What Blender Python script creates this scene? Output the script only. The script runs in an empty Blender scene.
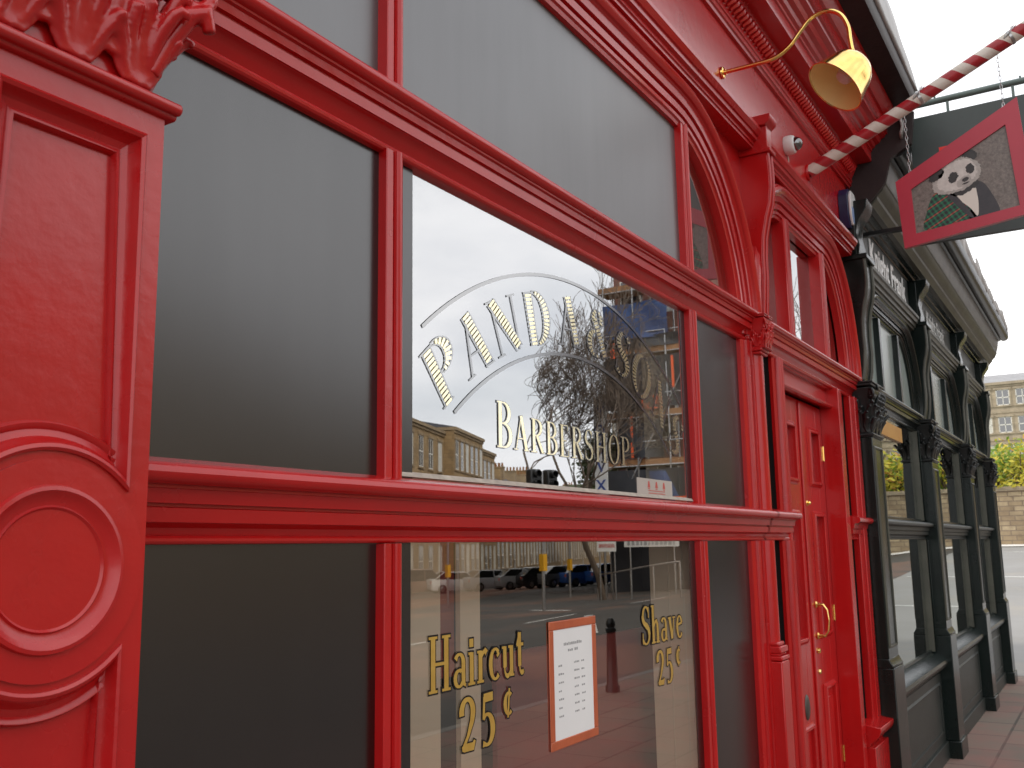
import bpy, bmesh, math, random
from math import sin, cos, pi, radians, atan2, sqrt, hypot
from mathutils import Vector, Matrix, noise
random.seed(7)
sc = bpy.context.scene
COL = sc.collection

# ------------------------------------------------------------------ materials
def new_mat(name):
    m = bpy.data.materials.new(name); m.use_nodes = True
    nt = m.node_tree; nt.nodes.clear()
    out = nt.nodes.new('ShaderNodeOutputMaterial')
    return m, nt, out
def N(nt, kind, **kw):
    n = nt.nodes.new(kind)
    for k, v in kw.items():
        if k in n.inputs: n.inputs[k].default_value = v
        else: setattr(n, k, v)
    return n
def rgba(c): return (c[0], c[1], c[2], 1)
def ramp(nt, fac, stops):
    r = nt.nodes.new('ShaderNodeValToRGB'); e = r.color_ramp.elements
    while len(e) < len(stops): e.new(.5)
    for i, (p, c) in enumerate(stops):
        e[i].position = p; e[i].color = rgba(c) if len(c) == 3 else c
    nt.links.new(fac, r.inputs[0]); return r
def surf(name, c1, c2=None, rough=.5, nscale=6, bump=.1, bscale=40, metal=0, spec=.5, coat=0, rvar=0, dist=.004, grime=None, stretch=None):
    m, nt, out = new_mat(name); L = nt.links.new
    p = N(nt, 'ShaderNodeBsdfPrincipled'); L(p.outputs[0], out.inputs[0])
    p.inputs['Roughness'].default_value = rough; p.inputs['Metallic'].default_value = metal
    p.inputs['Specular IOR Level'].default_value = spec; p.inputs['Coat Weight'].default_value = coat
    p.inputs['Coat Roughness'].default_value = .15
    tc = N(nt, 'ShaderNodeTexCoord')
    src = tc.outputs['Object']
    if stretch:
        mp = N(nt, 'ShaderNodeMapping'); mp.inputs['Scale'].default_value = stretch; L(src, mp.inputs[0]); src = mp.outputs[0]
    n1 = N(nt, 'ShaderNodeTexNoise', Scale=nscale, Detail=5.0, Roughness=.6); L(src, n1.inputs['Vector'])
    r = ramp(nt, n1.outputs[0], [(.3, c1), (.72, c2 or c1)])
    col = r.outputs[0]
    if grime:
        gcol, gs, g0, g1 = grime
        n3 = N(nt, 'ShaderNodeTexNoise', Scale=gs, Detail=8.0, Roughness=.7); L(src, n3.inputs['Vector'])
        gr = ramp(nt, n3.outputs[0], [(g0, (0, 0, 0)), (g1, (1, 1, 1))])
        mx = N(nt, 'ShaderNodeMix', data_type='RGBA'); L(gr.outputs[0], mx.inputs[0]); L(col, mx.inputs[6]); mx.inputs[7].default_value = rgba(gcol)
        col = mx.outputs[2]
    L(col, p.inputs['Base Color'])
    if rvar:
        mr = N(nt, 'ShaderNodeMapRange'); mr.inputs['To Min'].default_value = rough - rvar; mr.inputs['To Max'].default_value = rough + rvar
        L(n1.outputs[0], mr.inputs[0]); L(mr.outputs[0], p.inputs['Roughness'])
    if bump:
        n2 = N(nt, 'ShaderNodeTexNoise', Scale=bscale, Detail=4.0); L(src, n2.inputs['Vector'])
        b = N(nt, 'ShaderNodeBump', Strength=bump, Distance=dist); L(n2.outputs[0], b.inputs['Height']); L(b.outputs[0], p.inputs['Normal'])
    return m
def brickmat(name, c1, c2, mortar, w=.5, h=.25, ms=.02, rough=.85, axes='xz', bump=.4, nscale=1.2, dirt=(.12, .10, .07), off=.5):
    m, nt, out = new_mat(name); L = nt.links.new
    p = N(nt, 'ShaderNodeBsdfPrincipled', Roughness=rough); L(p.outputs[0], out.inputs[0])
    tc = N(nt, 'ShaderNodeTexCoord'); sx = N(nt, 'ShaderNodeSeparateXYZ'); L(tc.outputs['Object'], sx.inputs[0])
    cb = N(nt, 'ShaderNodeCombineXYZ')
    if axes == 'xz':   # walls: x+y runs along the wall
        ad = N(nt, 'ShaderNodeMath', operation='ADD'); L(sx.outputs[0], ad.inputs[0]); L(sx.outputs[1], ad.inputs[1])
        L(ad.outputs[0], cb.inputs[0]); L(sx.outputs[2], cb.inputs[1])
    else:
        L(sx.outputs[0], cb.inputs[0]); L(sx.outputs[1], cb.inputs[1])
    bt = N(nt, 'ShaderNodeTexBrick'); bt.offset = off
    bt.inputs['Scale'].default_value = 1; bt.inputs['Brick Width'].default_value = w; bt.inputs['Row Height'].default_value = h
    bt.inputs['Mortar Size'].default_value = ms; bt.inputs['Color1'].default_value = rgba(c1); bt.inputs['Color2'].default_value = rgba(c2)
    bt.inputs['Mortar'].default_value = rgba(mortar); bt.inputs['Mortar Smooth'].default_value = .3
    L(cb.outputs[0], bt.inputs['Vector'])
    n1 = N(nt, 'ShaderNodeTexNoise', Scale=nscale, Detail=8.0, Roughness=.65); L(tc.outputs['Object'], n1.inputs['Vector'])
    g = ramp(nt, n1.outputs[0], [(.42, (0, 0, 0)), (.75, (.8, .8, .8))])
    mx = N(nt, 'ShaderNodeMix', data_type='RGBA'); L(g.outputs[0], mx.inputs[0]); L(bt.outputs[0], mx.inputs[6]); mx.inputs[7].default_value = rgba(dirt)
    L(mx.outputs[2], p.inputs['Base Color'])
    b = N(nt, 'ShaderNodeBump', Strength=bump, Distance=.01); L(bt.outputs['Fac'], b.inputs['Height']); b.invert = True; L(b.outputs[0], p.inputs['Normal'])
    return m
def facing_mix(nt, f0):
    """share of mirror reflection: f0 seen square on, rising to 1 at a grazing angle, the same from both sides"""
    L = nt.links.new; g = nt.nodes.new('ShaderNodeNewGeometry'); d = N(nt, 'ShaderNodeVectorMath', operation='DOT_PRODUCT'); L(g.outputs['Incoming'], d.inputs[0]); L(g.outputs['Normal'], d.inputs[1])
    a = N(nt, 'ShaderNodeMath', operation='ABSOLUTE'); L(d.outputs['Value'], a.inputs[0]); s = N(nt, 'ShaderNodeMath', operation='SUBTRACT'); s.inputs[0].default_value = 1; L(a.outputs[0], s.inputs[1])
    p = N(nt, 'ShaderNodeMath', operation='POWER'); L(s.outputs[0], p.inputs[0]); p.inputs[1].default_value = 5
    m = N(nt, 'ShaderNodeMath', operation='MULTIPLY_ADD'); L(p.outputs[0], m.inputs[0]); m.inputs[1].default_value = 1-f0; m.inputs[2].default_value = f0; m.use_clamp = True
    return m
def film(name, base, glossf, rough, tint=(1, 1, 1), bump=.0):
    """opaque sheet with a sheen: matt base under a rough reflective skin"""
    m, nt, out = new_mat(name); L = nt.links.new
    d = N(nt, 'ShaderNodeBsdfDiffuse', Color=rgba(base)); g = N(nt, 'ShaderNodeBsdfGlossy', Color=rgba(tint), Roughness=rough)
    mr = facing_mix(nt, glossf); mx = N(nt, 'ShaderNodeMixShader'); L(mr.outputs[0], mx.inputs[0]); L(d.outputs[0], mx.inputs[1]); L(g.outputs[0], mx.inputs[2]); L(mx.outputs[0], out.inputs[0])
    tc = N(nt, 'ShaderNodeTexCoord'); n = N(nt, 'ShaderNodeTexNoise', Scale=3.0, Detail=3.0); L(tc.outputs['Object'], n.inputs['Vector'])
    mp = N(nt, 'ShaderNodeMapping'); mp.inputs['Scale'].default_value = (5, 5, .5); L(tc.outputs['Object'], mp.inputs[0]); ns = N(nt, 'ShaderNodeTexNoise', Scale=2.0, Detail=6.0, Roughness=.7); L(mp.outputs[0], ns.inputs['Vector'])
    ml = N(nt, 'ShaderNodeMapRange'); ml.inputs['To Min'].default_value = .92; ml.inputs['To Max'].default_value = 1.06; L(ns.outputs[0], ml.inputs[0]); hs = N(nt, 'ShaderNodeVectorMath', operation='SCALE'); hs.inputs[0].default_value = tint; L(ml.outputs[0], hs.inputs['Scale']); L(hs.outputs[0], g.inputs['Color'])
    r2 = N(nt, 'ShaderNodeMapRange'); r2.inputs['To Min'].default_value = rough*.85; r2.inputs['To Max'].default_value = rough*1.15; L(n.outputs[0], r2.inputs[0]); L(r2.outputs[0], g.inputs['Roughness'])
    return m
def glass(name, f0, tint=(1, 1, 1), trans=(.93, .95, .93), wob=.02, wscale=1.4, rough=0.0):
    m, nt, out = new_mat(name); L = nt.links.new
    t = N(nt, 'ShaderNodeBsdfTransparent', Color=rgba(trans)); g = N(nt, 'ShaderNodeBsdfGlossy', Color=rgba(tint), Roughness=rough)
    mr = facing_mix(nt, f0); mx = N(nt, 'ShaderNodeMixShader'); L(mr.outputs[0], mx.inputs[0]); L(t.outputs[0], mx.inputs[1]); L(g.outputs[0], mx.inputs[2]); L(mx.outputs[0], out.inputs[0])
    tc = N(nt, 'ShaderNodeTexCoord'); n = N(nt, 'ShaderNodeTexNoise', Scale=wscale, Detail=1.0); L(tc.outputs['Object'], n.inputs['Vector'])
    b = N(nt, 'ShaderNodeBump', Strength=wob, Distance=.02); L(n.outputs[0], b.inputs['Height']); L(b.outputs[0], g.inputs['Normal'])
    return m

RED = surf('red_gloss_paint', (.52, .009, .009), (.42, .006, .007), rough=.26, nscale=3, bump=.35, bscale=28, rvar=.05, dist=.003, spec=.40, coat=.30, grime=((.36, .009, .010), 9, .62, .8))
REDD = surf('red_gloss_paint_old', (.50, .009, .010), (.41, .007, .008), rough=.27, nscale=4, bump=.3, bscale=40, rvar=.06, dist=.003, spec=.5, coat=.30)
MATT = surf('flat_black_panel', (.010, .008, .008), rough=.9, bump=0, spec=.0)
BLK = film('black_vinyl_film', (.0015, .0013, .0012), .112, .24, tint=(.98, .98, 1.0)); BLKH = film('head_panel_film', (.02, .02, .022), .185, .46, tint=(.97, .98, 1.0))
BRN = surf('brown_wood_grain', (.105, .028, .017), (.035, .011, .008), rough=.3, nscale=14, bump=.2, bscale=10, stretch=(6, 6, .35))
GRN = surf('dark_green_paint', (.009, .016, .014), (.006, .010, .009), rough=.22, nscale=4, bump=.25, bscale=30, rvar=.06, spec=.35)
GRNC = surf('dark_green_cast_iron', (.012, .014, .014), (.022, .025, .025), rough=.30, nscale=12, bump=.3, bscale=60, spec=.45)
GRNP = surf('grey_green_panel_paint', (.030, .036, .032), (.018, .022, .020), rough=.42, nscale=5, bump=.25, bscale=30)
OLIVE = surf('grey_olive_paint', (.095, .095, .072), (.055, .055, .043), rough=.4, nscale=5, bump=.2, bscale=30)
GLU = glass('upper_window_glass', .50, tint=(.97, .98, 1.0))
GLL = glass('lower_window_glass', .28, tint=(1, .96, .90), trans=(.96, .95, .92))
GLD = glass('door_glass', .40, wob=.05)
GLG = glass('green_shop_glass', .42, wob=.04, tint=(.97, 1, .97))
FROST = film('frosted_pale_glass', (.33, .40, .37), .16, .25)
GOLD = surf('gold_leaf', (.95, .66, .16), (.80, .50, .10), rough=.30, nscale=30, metal=.75, bump=.1)
GOLDP = surf('pale_gold_leaf', (1.0, .93, .70), (1.0, .86, .50), rough=.10, nscale=40, metal=.85, bump=.05)
BRASS = surf('polished_brass', (1.0, .72, .27), (.94, .60, .17), rough=.15, nscale=8, metal=1, bump=.02)
BRASSI = surf('lamp_inner_enamel', (1.0, .88, .40), (1.0, .84, .36), rough=.25, nscale=8, metal=0, bump=.02)
INK = film('black_sign_paint', (.010, .009, .008), .06, .15)
GREYL = film('grey_outline_paint', (.04, .04, .05), .34, .10)
WHITE = surf('white_plastic', (.80, .80, .78), (.72, .72, .70), rough=.35, bump=.02)
PAPER = surf('white_paper', (.82, .82, .81), (.78, .78, .77), rough=.6, bump=.03)
GREYT = surf('grey_print', (.33, .33, .33), rough=.7, bump=0)
REDT = surf('red_print', (.50, .10, .08), rough=.6, bump=0)
COPPER = surf('copper_orange_frame', (.52, .12, .045), (.42, .09, .035), rough=.3, nscale=20, bump=.1)
BEIGE = surf('beige_display_wall', (.78, .66, .48), (.70, .58, .42), rough=.7, nscale=3, bump=.05)
BEIGEL = surf('pale_display_edge', (.70, .62, .46), rough=.7, bump=0)
MAROON = surf('maroon_board', (.27, .038, .036), (.19, .028, .028), rough=.4, nscale=2, bump=.05)
DARKIN = surf('dark_room_paint', (.030, .022, .018), (.018, .014, .012), rough=.7, nscale=1, bump=0)
PUTTY = surf('pale_glazing_putty', (.50, .45, .38), (.30, .26, .22), rough=.8, nscale=30, bump=.5)
LEAD = surf('weathered_lead', (.62, .62, .61), (.48, .48, .48), rough=.5, nscale=7, bump=.3, bscale=9, dist=.02)
TAR = surf('black_gutter_paint', (.016, .009, .009), (.03, .018, .016), rough=.5, nscale=6, bump=.3)
STEEL = surf('steel', (.55, .55, .55), (.35, .35, .35), rough=.3, metal=1, nscale=20, bump=.05)
PWHITE = surf('old_white_paint', (.72, .68, .60), (.60, .55, .47), rough=.4, nscale=14, bump=.3, bscale=40)
PRED = surf('pole_red_paint', (.42, .018, .025), (.32, .012, .018), rough=.35, nscale=14, bump=.2)
SIGNR = surf('sign_crimson_paint', (.46, .03, .055), (.42, .026, .05), rough=.3, nscale=8, bump=.03)
SIGNG = surf('sign_dark_green_paint', (.05, .065, .06), (.04, .05, .048), rough=.35, nscale=6, bump=.03)
BARG = surf('grey_green_bar_paint', (.14, .20, .18), (.10, .14, .13), rough=.35, nscale=6, bump=.03)
STONE = brickmat('sandstone_ashlar', (.40, .27, .13), (.31, .20, .09), (.17, .12, .07), .75, .32, .012, dirt=(.13, .09, .05))
STONED = brickmat('dressed_sandstone', (.36, .26, .15), (.32, .23, .13), (.2, .15, .09), 1.2, .4, .008, dirt=(.16, .12, .08))
RUBBLE = brickmat('rubble_stone_wall', (.46, .37, .24), (.27, .20, .12), (.22, .17, .12), .50, .19, .022, bump=.9, nscale=2.2, dirt=(.17, .12, .08), off=.37)
STONEG = brickmat('grey_sandstone', (.46, .38, .27), (.38, .31, .22), (.26, .23, .18), .8, .35, .012, dirt=(.24, .20, .15))
BRICK = brickmat('red_brick', (.27, .09, .06), (.21, .07, .05), (.25, .20, .17), .24, .09, .012, dirt=(.12, .06, .05))
SLATE = surf('roof_slate', (.10, .10, .11), (.06, .06, .07), rough=.5, nscale=9, bump=.4, bscale=14)
SLATEP = surf('pale_weathered_slate', (.30, .30, .31), (.20, .20, .21), rough=.6, nscale=2, bump=.3)
WINW = surf('white_sash_paint', (.70, .68, .62), rough=.5, bump=0)
WGL = film('dark_house_window', (.02, .022, .026), .16, .05)
WBL = surf('pale_window_blind', (.62, .60, .54), (.50, .48, .43), rough=.6, bump=0)
NETB = surf('blue_site_sheeting', (.03, .07, .20), (.012, .03, .09), rough=.5, nscale=1.5, bump=.5, bscale=3, dist=.1)
DKSH = surf('dark_site_sheeting', (.012, .014, .02), (.03, .03, .035), rough=.6, nscale=1.5, bump=.3)
PLANK = surf('scaffold_plank', (.34, .16, .06), (.25, .12, .05), rough=.7, nscale=3)
ORNG = surf('orange_plastic', (.75, .10, .02), rough=.5, bump=0)
YEL = surf('traffic_yellow', (.80, .42, .02), rough=.4, bump=0)
BLUET = surf('blue_print', (.04, .08, .30), rough=.6, bump=0)
BARK = surf('grey_brown_bark', (.15, .11, .08), (.08, .06, .045), rough=.9, nscale=12, bump=.5)
RUBBER = surf('black_rubber', (.015, .015, .015), rough=.6)
BLKP = surf('black_street_paint', (.012, .012, .012), rough=.3)
CARG = film('car_window_glass', (.01, .012, .014), .22, .02)
def leafmat(name, a, b):
    m, nt, out = new_mat(name); L = nt.links.new
    p = N(nt, 'ShaderNodeBsdfPrincipled', Roughness=.5)
    oi = N(nt, 'ShaderNodeTexCoord'); n = N(nt, 'ShaderNodeTexNoise', Scale=2.5, Detail=3.0); L(oi.outputs['Object'], n.inputs['Vector'])
    r = ramp(nt, n.outputs[0], [(.35, a), (.68, b)]); L(r.outputs[0], p.inputs['Base Color'])
    t = N(nt, 'ShaderNodeBsdfTranslucent'); L(r.outputs[0], t.inputs[0])
    mx = N(nt, 'ShaderNodeMixShader'); mx.inputs[0].default_value = .35; L(p.outputs[0], mx.inputs[1]); L(t.outputs[0], mx.inputs[2]); L(mx.outputs[0], out.inputs[0])
    return m
LEAFY = leafmat('yellow_green_leaves', (.36, .38, .03), (.72, .58, .07))
LEAFO = leafmat('orange_autumn_leaves', (.55, .22, .04), (.60, .40, .07))
LEAFG = leafmat('fresh_green_leaves', (.12, .24, .02), (.24, .36, .04))
LEAFD = leafmat('dull_green_leaves', (.05, .07, .02), (.10, .11, .03))

# ------------------------------------------------------------------ mesh builder
class B:
    def __init__(s): s.v = []; s.f = []
    def add(s, vs, fs):
        o = len(s.v); s.v += [tuple(p) for p in vs]; s.f += [tuple(i + o for i in f) for f in fs]
    def box(s, x0, x1, y0, y1, z0, z1):
        s.add([(x0,y0,z0),(x1,y0,z0),(x1,y1,z0),(x0,y1,z0),(x0,y0,z1),(x1,y0,z1),(x1,y1,z1),(x0,y1,z1)],
              [(0,3,2,1),(4,5,6,7),(0,1,5,4),(1,2,6,5),(2,3,7,6),(3,0,4,7)])
    def prism(s, prof, a0, a1, ax):
        n = len(prof)
        def P(p, a): return (a, p[0], p[1]) if ax == 'x' else ((p[0], a, p[1]) if ax == 'y' else (p[0], p[1], a))
        s.add([P(p, a0) for p in prof] + [P(p, a1) for p in prof],
              [tuple(range(n))[::-1], tuple(range(n, 2*n))] + [(i, (i+1) % n, n+(i+1) % n, n+i) for i in range(n)])
    def px(s, prof, x0, x1): s.prism(prof, x0, x1, 'x')
    def py(s, prof, y0, y1): s.prism(prof, y0, y1, 'y')
    def pz(s, prof, z0, z1): s.prism(prof, z0, z1, 'z')
    def sweep(s, path, prof, closed=False):
        """path: (x, z, nx, nz); prof: (n, y)"""
        k = len(prof); vs = []
        for (x, z, nx, nz) in path:
            for (n, y) in prof: vs.append((x + n*nx, y, z + n*nz))
        m = len(path); fs = []
        for i in range(m - (0 if closed else 1)):
            a = i*k; b = ((i+1) % m)*k
            for j in range(k): fs.append((a+j, a+(j+1) % k, b+(j+1) % k, b+j))
        if not closed: fs += [tuple(range(k)), tuple(range((m-1)*k, m*k))[::-1]]
        s.add(vs, fs)
    def tube(s, pts, rad, n=8, cap=True):
        pts = [Vector(p) for p in pts]; m = len(pts)
        if not hasattr(rad, '__len__'): rad = [rad]*m
        t0 = (pts[1]-pts[0]).normalized(); up = Vector((0, 0, 1)) if abs(t0.z) < .9 else Vector((1, 0, 0))
        u = t0.cross(up).normalized(); vs = []
        for i in range(m):
            t = (pts[min(i+1, m-1)] - pts[max(i-1, 0)]).normalized()
            u = (u - t*u.dot(t)).normalized(); w = t.cross(u)
            for k in range(n):
                a = 2*pi*k/n; vs.append(pts[i] + (u*cos(a) + w*sin(a))*rad[i])
        fs = [(i*n+k, i*n+(k+1) % n, (i+1)*n+(k+1) % n, (i+1)*n+k) for i in range(m-1) for k in range(n)]
        if cap: fs += [tuple(range(n))[::-1], tuple(range((m-1)*n, m*n))]
        s.add(vs, fs)
    def lathe(s, prof, org, axis=(0, 0, 1), n=24, a0=0, a1=2*pi):
        """prof: (r, h)"""
        ax = Vector(axis).normalized(); u = ax.orthogonal().normalized(); w = ax.cross(u); o = Vector(org); vs = []
        full = abs(a1-a0-2*pi) < 1e-6; m = n if full else n+1
        for (r, h) in prof:
            for k in range(m):
                a = a0+(a1-a0)*k/n; vs.append(o + ax*h + (u*cos(a)+w*sin(a))*r)
        fs = [(i*m+k, i*m+(k+1) % m, (i+1)*m+(k+1) % m, (i+1)*m+k) for i in range(len(prof)-1) for k in range(n)]
        s.add(vs, fs)
    def grid(s, fn, nu, nv):
        s.add([fn(i/nu, j/nv) for j in range(nv+1) for i in range(nu+1)],
              [(j*(nu+1)+i, j*(nu+1)+i+1, (j+1)*(nu+1)+i+1, (j+1)*(nu+1)+i) for j in range(nv) for i in range(nu)])
    def strip(s, pts, y, mp):
        """flat stroke: pts (x, z, w) mapped by mp to (X, Z), laid at depth y"""
        L_ = []; R_ = []
        for i, (x, z, w) in enumerate(pts):
            a = pts[max(i-1, 0)]; b = pts[min(i+1, len(pts)-1)]
            dx, dz = b[0]-a[0], b[1]-a[1]; l = hypot(dx, dz) or 1
            nx, nz = -dz/l*w/2, dx/l*w/2
            L_.append(mp(x+nx, z+nz)); R_.append(mp(x-nx, z-nz))
        n = len(pts)
        s.add([(p[0], y, p[1]) for p in L_ + R_], [(i, i+1, n+i+1, n+i) for i in range(n-1)])
    def build(s, name, mat, parent=None, smooth=True, bevel=0, solid=0, ang=38, label=None, segs=2):
        me = bpy.data.meshes.new(name); me.from_pydata(s.v, [], s.f)
        bm = bmesh.new(); bm.from_mesh(me); bmesh.ops.recalc_face_normals(bm, faces=bm.faces); bm.to_mesh(me); bm.free()
        if smooth:
            me.polygons.foreach_set('use_smooth', [True]*len(me.polygons))
            me.set_sharp_from_angle(angle=radians(ang))
        if mat: me.materials.append(mat)
        o = bpy.data.objects.new(name, me); COL.objects.link(o)
        if parent:
            o.parent = parent; o.location = -WL(parent)
        if bevel:
            md = o.modifiers.new('bevel', 'BEVEL'); md.width = bevel; md.segments = segs; md.limit_method = 'ANGLE'; md.angle_limit = radians(40)
        if solid:
            md = o.modifiers.new('solid', 'SOLIDIFY'); md.thickness = solid
        if label: o['label'] = label
        return o
def WL(o):
    v = Vector(o.location)
    while o.parent: o = o.parent; v += o.location
    return v
def tag(o, label=None, cat=None, group=None, kind=None):
    if label: o['label'] = label
    if cat: o['category'] = cat
    if group: o['group'] = group
    if kind: o['kind'] = kind
    return o
def thing(name, loc, label, cat, group=None, rz=0):
    o = bpy.data.objects.new(name, None); COL.objects.link(o); o.location = loc; o.rotation_euler.z = rz; o.empty_display_size = .1
    return tag(o, label, cat, group)
def copy_tree(o, parent=None):
    c = o.copy(); COL.objects.link(c)
    if parent: c.parent = parent
    for ch in o.children: copy_tree(ch, c)
    return c
def circ(cy, cz, r, a0, a1, n):
    return [(cy + r*cos(radians(a0+(a1-a0)*i/n)), cz + r*sin(radians(a0+(a1-a0)*i/n))) for i in range(n+1)]

# ------------------------------------------------------------------ ground profile
def hgt(x, y):
    t = max(0., min(1., (y+16)/14)); t = t*t*(3-2*t)
    r = max(0., x-14.)*.048
    r = min(r, 3.2)
    return r*t - .042*max(0., -3-y)*(1 if y > -45 else 1)*min(1, 42/max(1e-6, -3-y) if y < -45 else 1)
def sheet(name, x0, x1, y0, y1, dz, mat, nx=40, ny=40, kind='structure', edge=0):
    b = B(); b.grid(lambda u, v: (x0+(x1-x0)*u, y0+(y1-y0)*v, hgt(x0+(x1-x0)*u, y0+(y1-y0)*v)+dz), nx, ny)
    o = b.build(name, mat, solid=0); tag(o, kind=kind); return o

# =================================================================== RED SHOPFRONT
SHOP = thing('red_shopfront', (3.4, 1.24, 0), 'glossy red Victorian barbershop front with black panels and gold lettered window', 'shopfront')
def upper_rail(): 
    return [(1.26, 2.372), (1.226, 2.372)] + circ(1.226, 2.382, .010, 270, 90, 6)[::-1][::-1] + \
           [(1.222, 2.393), (1.219, 2.405), (1.211, 2.416), (1.200, 2.422), (1.196, 2.422), (1.194, 2.441), (1.200, 2.444), (1.199, 2.449),
            (1.190, 2.450), (1.187, 2.464), (1.180, 2.466), (1.179, 2.470)] + circ(1.176, 2.484, .0145, 270, 100, 8)[::1] + [(1.20, 2.505), (1.26, 2.51)]
def fix(pr):   # the half rounds bulge towards the street (lower y)
    return pr
RAIL_U = [(1.26, 2.372), (1.228, 2.372)] + [(1.228-.010*sin(a), 2.382-.010*cos(a)) for a in [pi*i/6 for i in range(7)]] + \
    [(1.226, 2.394), (1.221, 2.407), (1.212, 2.417), (1.203, 2.421), (1.196, 2.421), (1.194, 2.441), (1.200, 2.443), (1.199, 2.448), (1.190, 2.449),
     (1.187, 2.463), (1.180, 2.465), (1.179, 2.469)] + [(1.178-.016*sin(a), 2.484-.015*cos(a)) for a in [pi*i/8 for i in range(9)]] + [(1.20, 2.507), (1.26, 2.512)]
RAIL_L = [(1.26, 1.563), (1.230, 1.563)] + [(1.230-.007*sin(a), 1.570-.007*cos(a)) for a in [pi*i/5 for i in range(6)]] + \
    [(1.229, 1.579), (1.225, 1.588), (1.215, 1.594), (1.205, 1.596), (1.203, 1.617), (1.208, 1.619), (1.208, 1.623), (1.197, 1.624), (1.194, 1.645), (1.190, 1.646),
     (1.190, 1.650), (1.182, 1.651)] + [(1.180-.019*sin(a), 1.667-.0165*cos(a)) for a in [pi*i/8 for i in range(9)]] + [(1.19, 1.686), (1.26, 1.700)]
b = B(); b.px(RAIL_U, .80, 3.93); b.build('transom_rail', RED, SHOP, ang=25, label='deep moulded upper transom rail over the gold lettered pane')
b = B(); b.px(RAIL_L, .80, 3.98); b.build('transom_rail', RED, SHOP, ang=25, label='deep moulded lower transom rail under the gold lettered pane')
b = B(); b.px([(1.231, 1.698), (1.242, 1.698), (1.242, 1.708), (1.239, 1.709)], 1.565, 3.205); b.build('putty_line', PUTTY, SHOP)
def muntin(x0, x1, z0, z1, yb=1.25, yf=1.212, m=RED):
    w = x1-x0; b = B()
    pr = [(x0, yb), (x0, yf+.006), (x0+.002, yf+.004), (x0+w*.42, yf+.004), (x0+w*.44, yf+.010), (x0+w*.50, yf+.010), (x0+w*.52, yf+.004)] + \
         [(x0+w*.76 - w*.23*cos(a), yf+.004-.009*sin(a)) for a in [pi*i/6 for i in range(7)]] + [(x1, yf+.006), (x1, yb)]
    b.pz(pr, z0, z1); return b.build('muntin', m, SHOP, ang=30)
for (a, c) in ((1.507, 1.556), (3.213, 3.267)):
    muntin(a, c, .52, 1.562); muntin(a, c, 1.684, 2.378); muntin(a, c, 2.513, 3.09)
# panels and panes
def sheetxz(name, mat, x0, x1, z0, z1, y, t=.004, label=None, parent=SHOP):
    b = B(); b.box(x0, x1, y, y+t, z0, z1); return b.build(name, mat, parent, label=label)
for (x0, x1, z0, z1, lab) in ((.80, 1.51, .5, 1.57, 'lower left dark panel'), (.80, 1.51, 1.69, 2.38, 'upper left dark panel'),
        (3.262, 3.86, .5, 1.57, 'lower right dark panel'), (3.262, 3.86, 1.69, 2.38, 'upper right dark panel')):
    sheetxz('dark_panel', BLK, x0, x1, z0, z1, 1.238, label=lab)
sheetxz('dark_panel', BLKH, .80, 1.508, 2.50, 3.12, 1.243, label='head panel left of the muntin')
sheetxz('dark_panel', BLKH, 1.556, 3.214, 2.50, 3.12, 1.243, label='wide head panel above the lettered pane')
# black border of the glass
for z0, z1, xl, xr in ((1.69, 2.39, 1.623, 3.168), (.5, 1.572, 1.618, 3.160)):
    b = B(); b.box(1.55, xl, 1.238, 1.2385, z0, z1); b.build('glass_border', BLK, SHOP, smooth=False); b = B(); b.box(xr, 3.25, 1.238, 1.2385, z0, z1); b.build('glass_border', BLK, SHOP, smooth=False)
pane_u = sheetxz('window_pane', GLU, 1.551, 3.218, 1.688, 2.40, 1.2395, t=.0, label='gold lettered upper window pane')
pane_l = sheetxz('window_pane', GLL, 1.551, 3.218, .5, 1.575, 1.2395, t=.0, label='lower window pane with haircut and shave lettering')
for o, a in ((pane_u, (1.688, 2.40)), (pane_l, (.5, 1.575))):
    me = o.data; me.clear_geometry(); me.from_pydata([(1.551, 1.2395, a[0]), (3.218, 1.2395, a[0]), (3.218, 1.2395, a[1]), (1.551, 1.2395, a[1])], [], [(0, 1, 2, 3)])
# arch quadrant pane
def pane(x0, x1, z0, z1, y, mat, name='window_pane', label=None, parent=None):
    b = B(); b.add([(x0, y, z0), (x1, y, z0), (x1, y, z1), (x0, y, z1)], [(0, 1, 2, 3)]); return b.build(name, mat, parent or SHOP, smooth=False, label=label)
sheetxz('brown_backing', BRN, 3.20, 3.95, 2.50, 3.14, 1.262)
pane(3.25, 3.93, 2.50, 3.12, 1.252, GLD, label='quadrant pane at the right end of the arch')

# arches
def arch_path(xl, xr, zs, zt, a, bq, n=14):
    P = []
    for i in range(n+1):
        t = pi - (pi/2)*i/n; nx, nz = cos(t)/a, sin(t)/bq; l = hypot(nx, nz)
        P.append((xl+a + a*cos(t), zs + bq*sin(t), nx/l, nz/l))
    k = 10
    for i in range(1, k): P.append((xl+a + (xr-xl-2*a)*i/k, zs+bq, 0, 1))
    for i in range(n+1):
        t = pi/2 - (pi/2)*i/n; nx, nz = cos(t)/a, sin(t)/bq; l = hypot(nx, nz)
        P.append((xr-a + a*cos(t), zs + bq*sin(t), nx/l, nz/l))
    return P
ARCHV = [(0, 1.262), (0, 1.226), (.012, 1.222), (.016, 1.214), (.028, 1.212), (.030, 1.220), (.036, 1.220), (.038, 1.206), (.062, 1.204), (.064, 1.212), (.070, 1.212), (.072, 1.196),
         (.096, 1.192), (.102, 1.186), (.104, 1.178), (.112, 1.170), (.124, 1.166), (.136, 1.170), (.142, 1.180), (.150, 1.184), (.152, 1.24), (.152, 1.262)]
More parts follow.
